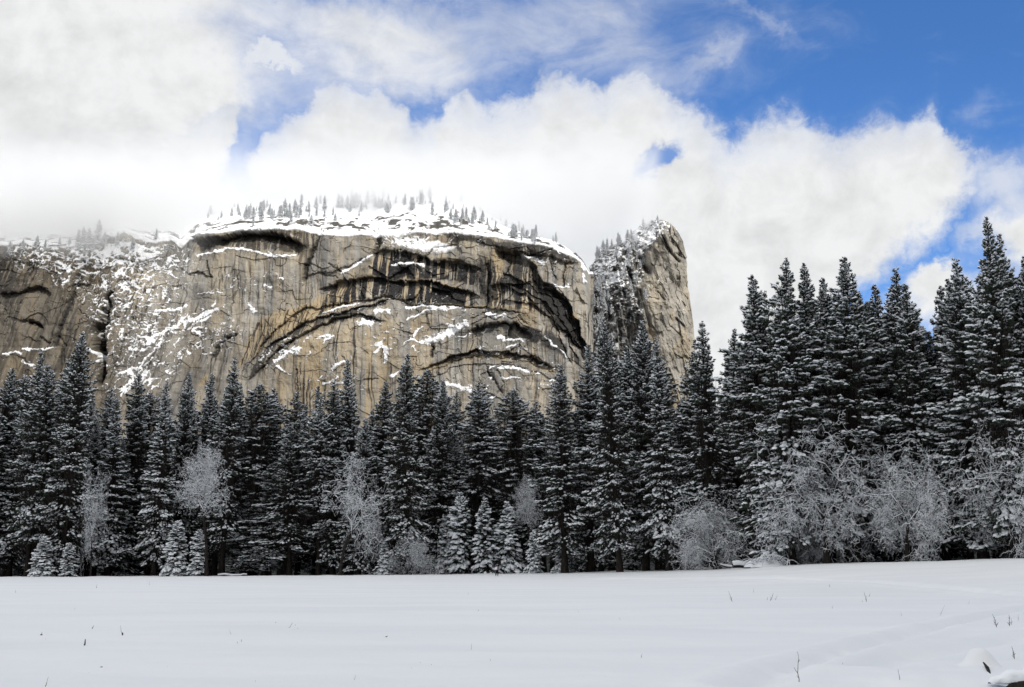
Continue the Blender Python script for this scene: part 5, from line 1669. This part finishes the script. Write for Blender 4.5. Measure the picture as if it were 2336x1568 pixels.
# brush pile: one heap of tangled boughs half buried in snow
bp = bpy.data.objects.new('brush_pile', None); COL.objects.link(bp)
b0 = np.array(W2(*crop2(1220, 385), YB_)); b0[2] = float(ground_z(b0[:1], b0[1:2])[0])
bp.location = b0
tag(bp, 'tangled snow-covered brush pile with an arching branch at the edge of the wood', 'brush pile')
rs = np.random.RandomState(9)
mx, my = np.meshgrid(np.linspace(-1, 1, 60), np.linspace(-1, 1, 40))
mz = np.clip(1 - mx ** 2 - my ** 2, 0, 1) ** 0.8 * (1.1 + 1.6 * (fbm(mx * 4 + 3, my * 4, 7, 3) - 0.5)) - 0.12
mound = mesh_np('brush_mound', np.stack([mx * 2.9 - 0.3, my * 1.6, mz], -1).reshape(-1, 3), grid_faces(40, 60), [tsnow_m], smooth=True)
link('snow_mound', mound, bp)
tv, tf, sv_, sf_ = [], [], [], []
for i in range(90):
    x0 = float(np.clip(rs.normal() * 1.3, -2.5, 2.5)); y0 = float(rs.uniform(-1.2, 0.6))
    a = rs.uniform(-0.3, 2.6); L = rs.uniform(0.9, 2.6)
    n = 7; s_ = np.linspace(0, 1, n)
    Pp = np.stack([x0 + cos(a) * L * s_ * rs.choice([-1, 1]), y0 - 0.3 * s_, 0.05 + max(0.2, 1.0 - (x0 / 2.6) ** 2) * 0.8 * rs.rand() + np.sin(s_ * pi * rs.uniform(0.6, 1.1)) * L * rs.uniform(0.15, 0.5)], 1)
    r_ = rs.uniform(0.02, 0.05)
    v, f = polytube(Pp, r_ * (1.1 - 0.7 * s_), 5); tv.append((v, f))
    v, f = polytube(Pp + [0, 0, r_ * 0.9], (r_ * 0.8 + 0.02) * (1.1 - 0.5 * s_), 5); sv_.append((v, f))
an = np.linspace(0.1, pi * 0.95, 12)
Pp = np.stack([0.55 - 0.75 * np.cos(an), -0.9 + 0 * an, 0.75 + 0.75 * np.sin(an)], 1)
tv.append(polytube(Pp, np.full(12, 0.05), 6)); sv_.append(polytube(Pp + [0, 0, 0.06], np.full(12, 0.075), 6))
an = np.linspace(0.3, pi * 0.7, 10)
Pp = np.stack([-2.2 - 1.1 * np.cos(an), -0.9 + 0 * an, 0.05 + 0.85 * np.sin(an)], 1)
tv.append(polytube(Pp, np.full(10, 0.04), 6)); sv_.append(polytube(Pp + [0, 0, 0.05], np.full(10, 0.06), 6))
br_ = link('boughs', mesh_np('brush_boughs', *join(tv), [bark_m], smooth=True), bp); br_['kind'] = 'stuff'
sl = link('snow_load', mesh_np('brush_snow', *join(sv_), [tsnow_m], smooth=True), br_); sl['kind'] = 'stuff'
# branches lying along the far edge on the left
Y2 = 215.0
for pts, lab in (([(411, 1310.5), (417, 1309.5), (424, 1311), (431, 1313.5)], 'short snow-covered branch lying at the foot of the snow-heaped young fir on the left'),
                 ([(497, 1313), (512, 1311), (530, 1312.5), (548, 1313), (556, 1310.5), (563, 1311.5)], 'long snow-covered branch lying right of the straight black stem'),
                 ([(1590, 1300), (1600, 1297.5), (1612, 1298.5), (1625, 1298)], 'low snowy branch under the leaning bare oak')):
    Yq = Y2 if pts[0][0] < 1000 else 176.0
    wood([W2(a, b_, Yq) for a, b_ in pts], np.linspace(0.12, 0.05, len(pts)), 2.0, 6, 'fallen_branch', lab, 'branch')
# buried sapling
x, y, z = W2(1838, 1292, 160)
g = float(ground_z(np.array([x]), np.array([160.0]))[0])
plant(YOUNG[0], 'young_fir', x, 160.0, g - 0.1, 1.9 / 13, 1.0, 'tiny snow-buried fir sapling right of the brush pile, shaped like a tent', 'fir tree', 'snow-plastered young firs', sxy=1.9)

# ------------------------------------------------------------------ log under the snow in the near right corner
def crop3(cx, cy):
    return 2013.3 + cx * 0.1381, 1403.5 + cy * 0.1381


def on_snow(px, py):
    x, y = gp(px, py)
    return x, y, float(ground_full(np.array([[x]]), np.array([[y]]))[0, 0])


lx, ly, lz = on_snow(2266, 1566)
ly -= 0.45; lz -= 0.13; lx -= 0.05
lg = bpy.data.objects.new('fallen_log', None); COL.objects.link(lg); lg.location = (lx, ly, lz)
tag(lg, 'dark fallen log under a lip of snow in the near right corner', 'log')
n = 24; s_ = np.linspace(0, 1, n)
Pp = np.stack([s_ * 2.6, 0.05 * np.sin(s_ * 5), 0.02 + 0.16 * s_ + 0.02 * np.sin(s_ * 9)], 1)
Rr = 0.11 + 0.03 * s_ + 0.01 * np.sin(s_ * 17); Rr[0] = 0.03; Rr[1] = 0.09
link('stem', mesh_np('near_log', *polytube(Pp, Rr, 18), [bark_m], smooth=True), lg)
n = 60; s_ = np.linspace(0, 1, n); k = 20
Pp = np.stack([-0.16 + s_ * 2.75, 0.10 + 0.05 * np.sin(s_ * 5), 0.11 + 0.16 * s_ + 0.02 * np.sin(s_ * 9) + 0.012 * np.sin(s_ * 61)], 1)
v, f = polytube(Pp, (0.155 + 0.03 * np.sin(s_ * 7 + 1) * s_) * np.clip(s_ / 0.16, 0.02, 1) ** 0.5, k)
v[:, 2] = np.where(v[:, 2] < np.repeat(Pp[:, 2], k), np.repeat(Pp[:, 2], k) - (np.repeat(Pp[:, 2], k) - v[:, 2]) * 0.15, v[:, 2])
v += (np.stack([vnoise(v[:, 0] * 14, v[:, 1] * 14, 3), vnoise(v[:, 0] * 13, v[:, 2] * 15, 4), vnoise(v[:, 0] * 16, v[:, 1] * 11, 5)], 1) - 0.5) * 0.05
link('snow_cap', mesh_np('near_log_snow', v, f, [tsnow_m], smooth=True), lg)
p0 = on_snow(2246, 1540); p1 = on_snow(2261, 1560)
P = [[p0[0], p0[1], p0[2] + 0.06], [(p0[0] + p1[0]) / 2 + 0.01, (p0[1] + p1[1]) / 2, (p0[2] + p1[2]) / 2 + 0.045], [p1[0] + 0.01, p1[1], p1[2] - 0.02]]
st_ = bpy.data.objects.new('broken_branch', None); COL.objects.link(st_); st_.location = P[0]
tag(st_, 'short black branch stub poking from the snow beside the near log', 'branch')
link('stem', mesh_np('stub', *polytube(np.array(P) - P[0], [0.012, 0.028, 0.015], 8), [bark_m], smooth=True), st_)

# ------------------------------------------------------------------ dry stems standing through the snow
stem_m, t, b = material('dry_stem')
geo = t.n('ShaderNodeNewGeometry')
t.link(t.mix(t.step(t.noise(geo.outputs['Position'], 7, 3), 0.35, 0.65), (0.045, 0.035, 0.028), (0.14, 0.11, 0.08)), b.inputs['Base Color']); setb(b, None, 0.9, 0.1)
STEMS = [(94, 175, 9, 2), (105, 184, 4, 1), (193, 198, 15, 4), (210, 160, 9, 2), (279, 175, 22, 1), (231, 248, 5, 2), (103, 293, 24, 1), (528, 173, 12, 0), (551, 190, 8, 1), (541, 193, 6, 2), (659, 158, 13, 1),
         (674, 153, 5, 1), (680, 161, 5, 1), (629, 147, 5, 1), (881, 179, 6, 2), (1075, 208, 16, 0), (984, 243, 6, 1), (941, 250, 6, 0), (957, 239, 7, 0), (808, 277, 15, 0), (1120, 234, 9, 0), (1091, 120, 5, 1),
         (1068, 83, 7, 0), (1320, 122, 5, 0), (1415, 140, 7, 0), (1462, 226, 12, 1), (1671, 98, 23, 2), (1719, 78, 11, 0), (1749, 95, 8, 1), (1757, 96, 17, 2), (1768, 95, 11, 1), (1893, 65, 7, 1), (1898, 114, 9, 0),
         (1968, 99, 5, 1), (1976, 99, 21, 2), (1982, 87, 9, 1), (2058, 131, 11, 0), (2145, 130, 23, 0), (2275, 157, 28, 3), (2268, 151, 11, 1), (2303, 154, 24, 3), (2308, 151, 16, 1), (2323, 142, 15, 0), (2315, 229, 27, 3),
         (1823, 300, 66, 2), (2055, 296, 25, 1), (1923, 245, 7, 1), (582, 281, 7, 0), (383, 247, 5, 0), (202, 261, 5, 1), (36, 78, 7, 0), (169, 116, 5, 0), (220, 67, 8, 1), (341, 61, 8, 0), (2210, 104, 8, 0)]
SPECIAL = {193: 'thick dark twiggy stub in the snow at the lower left, darkest of the stems there', 279: 'thin upright stem with a dark knot at its foot on the left of the meadow', 103: 'tall thin leaning stem cut by the bottom edge at the lower left',
           1823: 'tallest dry stem, leaning, at the bottom edge right of the middle', 2315: 'dark tufted dry weed just above the near log in the right corner', 2275: 'dark branching weed left of its twin by the right edge',
           2303: 'dark branching weed right of its twin by the right edge', 1671: 'upright dry stem with a side twig on the far snow below the leaning bare oak', 1757: 'tallest of three dry stems in a row on the far right snow',
           1976: 'tall dry stem alone on the far right snow below the big bare oaks', 2145: 'pale thin stem between the lone tall stem and the twin weeds', 94: 'small dark twig, leftmost dark one on the meadow', 659: 'slanting thin stem on the left half of the meadow',
           210: 'short slanting twig above the thick dark stub', 1462: 'short upright stem alone on the lower middle of the meadow', 2055: 'dry stem at the bottom edge left of the near log'}
for px, cy, h, thick in STEMS:
    rs = np.random.RandomState(int(px * 7 + cy))
    x, y, z = on_snow(px, min(1274.5 + cy, 1567))
    D_ = math.hypot(x, y)
    hm = h * D_ / FOC * 1.02
    if 1274.5 + cy > 1567:
        hm *= 0.98
    n = 7; s_ = np.linspace(0, 1, n)
    ln_ = rs.normal() * 0.22 + (0.4 if px in (210, 659) else 0) - (0.25 if px == 1823 else 0)
    P = np.stack([ln_ * hm * s_ + rs.normal(size=n) * 0.02 * hm, rs.normal() * 0.1 * hm * s_, hm * s_ - 0.03], 1)
    P[0, :2] = 0
    r_ = (0.0026, 0.004, 0.0058, 0.006, 0.016)[thick] * (0.5 + D_ / 38.0)
    parts = [polytube(P, r_ * (1.15 - 0.75 * s_), 5)]
    ntw = (1, 2, 4, 12, 5)[thick]
    for q in range(ntw):
        u = rs.uniform(0.15, 0.95); i = int(u * (n - 1)); b_ = P[i]
        a = rs.uniform(0, 2 * pi); L = hm * rs.uniform(0.12, 0.32) * (1.1 - u)
        T = np.array([b_, b_ + [cos(a) * L * 0.4, sin(a) * L * 0.3, L * 0.5], b_ + [cos(a) * L * 0.65, sin(a) * L * 0.5, L * 1.0]])
        parts.append(polytube(T, [r_ * 0.6, r_ * 0.55, r_ * 0.4], 4))
    if px in (279, 231, 94, 881):
        parts.append(polytube(np.array([[0, 0, -0.02], [0.004, 0, hm * 0.14], [0, 0, hm * 0.26]]), [r_ * 2.5, r_ * 4, r_ * 1.2], 6))
    o = link('dry_stem', mesh_np('dry_stem', *join(parts), [stem_m], smooth=True), None, (x, y, z))
    tag(o, SPECIAL.get(px, 'faint short dry stem poking through the meadow snow'), 'dry stem', 'dry stems standing through the snow')

# ------------------------------------------------------------------ cloud lying on the rim of the wall
def zpy(py, Y):
    return float(at(1168, py, Y)[2])


mist_m = bpy.data.materials.new('rim_mist')
mist_m.use_nodes = True
t = NT(mist_m.node_tree)
geo = t.n('ShaderNodeNewGeometry')
P = geo.outputs['Position']
sx3 = t.n('ShaderNodeSeparateXYZ'); t.link(P, sx3.inputs[0])
X_, Y_, Z_ = sx3.outputs
nA = t.noise(P, 0.012, 4, 0.6)
nB = t.noise(t.vm('MULTIPLY', P, (1, 1, 1.8)), 0.035, 3, 0.6)
zz = t.m('ADD', Z_, t.m('ADD', t.m('MULTIPLY', t.m('SUBTRACT', nA, 0.5), 110.0), t.m('MULTIPLY', t.m('SUBTRACT', nB, 0.5), 60.0)))
xl0 = float(at(330, 540, 1150)[0]); xl1 = float(at(520, 540, 1150)[0])
leftk = t.step(X_, xl0 - 20, xl1 + 10, 1.0, 0.0)
zl = zpy(540, 1130)
dl = t.m('MULTIPLY', t.m('MULTIPLY', t.step(zz, zl - 38, zl + 20), leftk), t.step(zz, zl + 95, zl + 15))
# over the dome the cloud sits higher and further back
zd = zpy(462, 1330)
dm = t.m('MULTIPLY', t.m('MULTIPLY', t.step(zz, zd - 80, zd + 20), t.step(Y_, 1135, 1290)), t.m('MULTIPLY', t.step(zz, zd + 80, zd - 10), 0.9))
xr0 = float(at(1000, 540, 1200)[0]); xr1 = float(at(1250, 540, 1200)[0]); xr2_ = float(at(1480, 540, 1200)[0])
zr = zpy(545, 1250)
dr = t.m('MULTIPLY', t.m('MULTIPLY', t.step(zz, zr - 22, zr + 25), t.m('MULTIPLY', t.step(X_, xr0, xr1), t.step(X_, xr2_, xr1))), t.m('MULTIPLY', t.step(Y_, 1140, 1260), t.m('MULTIPLY', t.step(zz, zr + 60, zr), 0.35)))
den = t.m('MAXIMUM', t.m('MAXIMUM', dl, dm), dr)
vol = t.n('ShaderNodeVolumePrincipled')
vol.inputs['Color'].default_value = (0.925, 0.93, 0.935, 1)
vol.inputs['Anisotropy'].default_value = 0.0
t.link(t.m('MULTIPLY', den, 0.022), vol.inputs['Density'])
om = t.n('ShaderNodeOutputMaterial')
t.link(vol.outputs[0], om.inputs['Volume'])
x0 = float(at(-420, 540, 1300)[0]); x1 = float(at(1500, 540, 1250)[0])
z0 = zpy(585, 1100); z1 = zpy(405, 1330)
y0, y1 = 1085.0, 1480.0
bxv = [(x, y, z) for x in (x0, x1) for y in (y0, y1) for z in (z0, z1)]
bxf = [(0, 1, 3, 2), (4, 6, 7, 5), (0, 4, 5, 1), (2, 3, 7, 6), (0, 2, 6, 4), (1, 5, 7, 3)]
vme = mesh_np('mist_bank', bxv, np.array(bxf), [mist_m])
tag(link('mist', vme), kind='stuff')
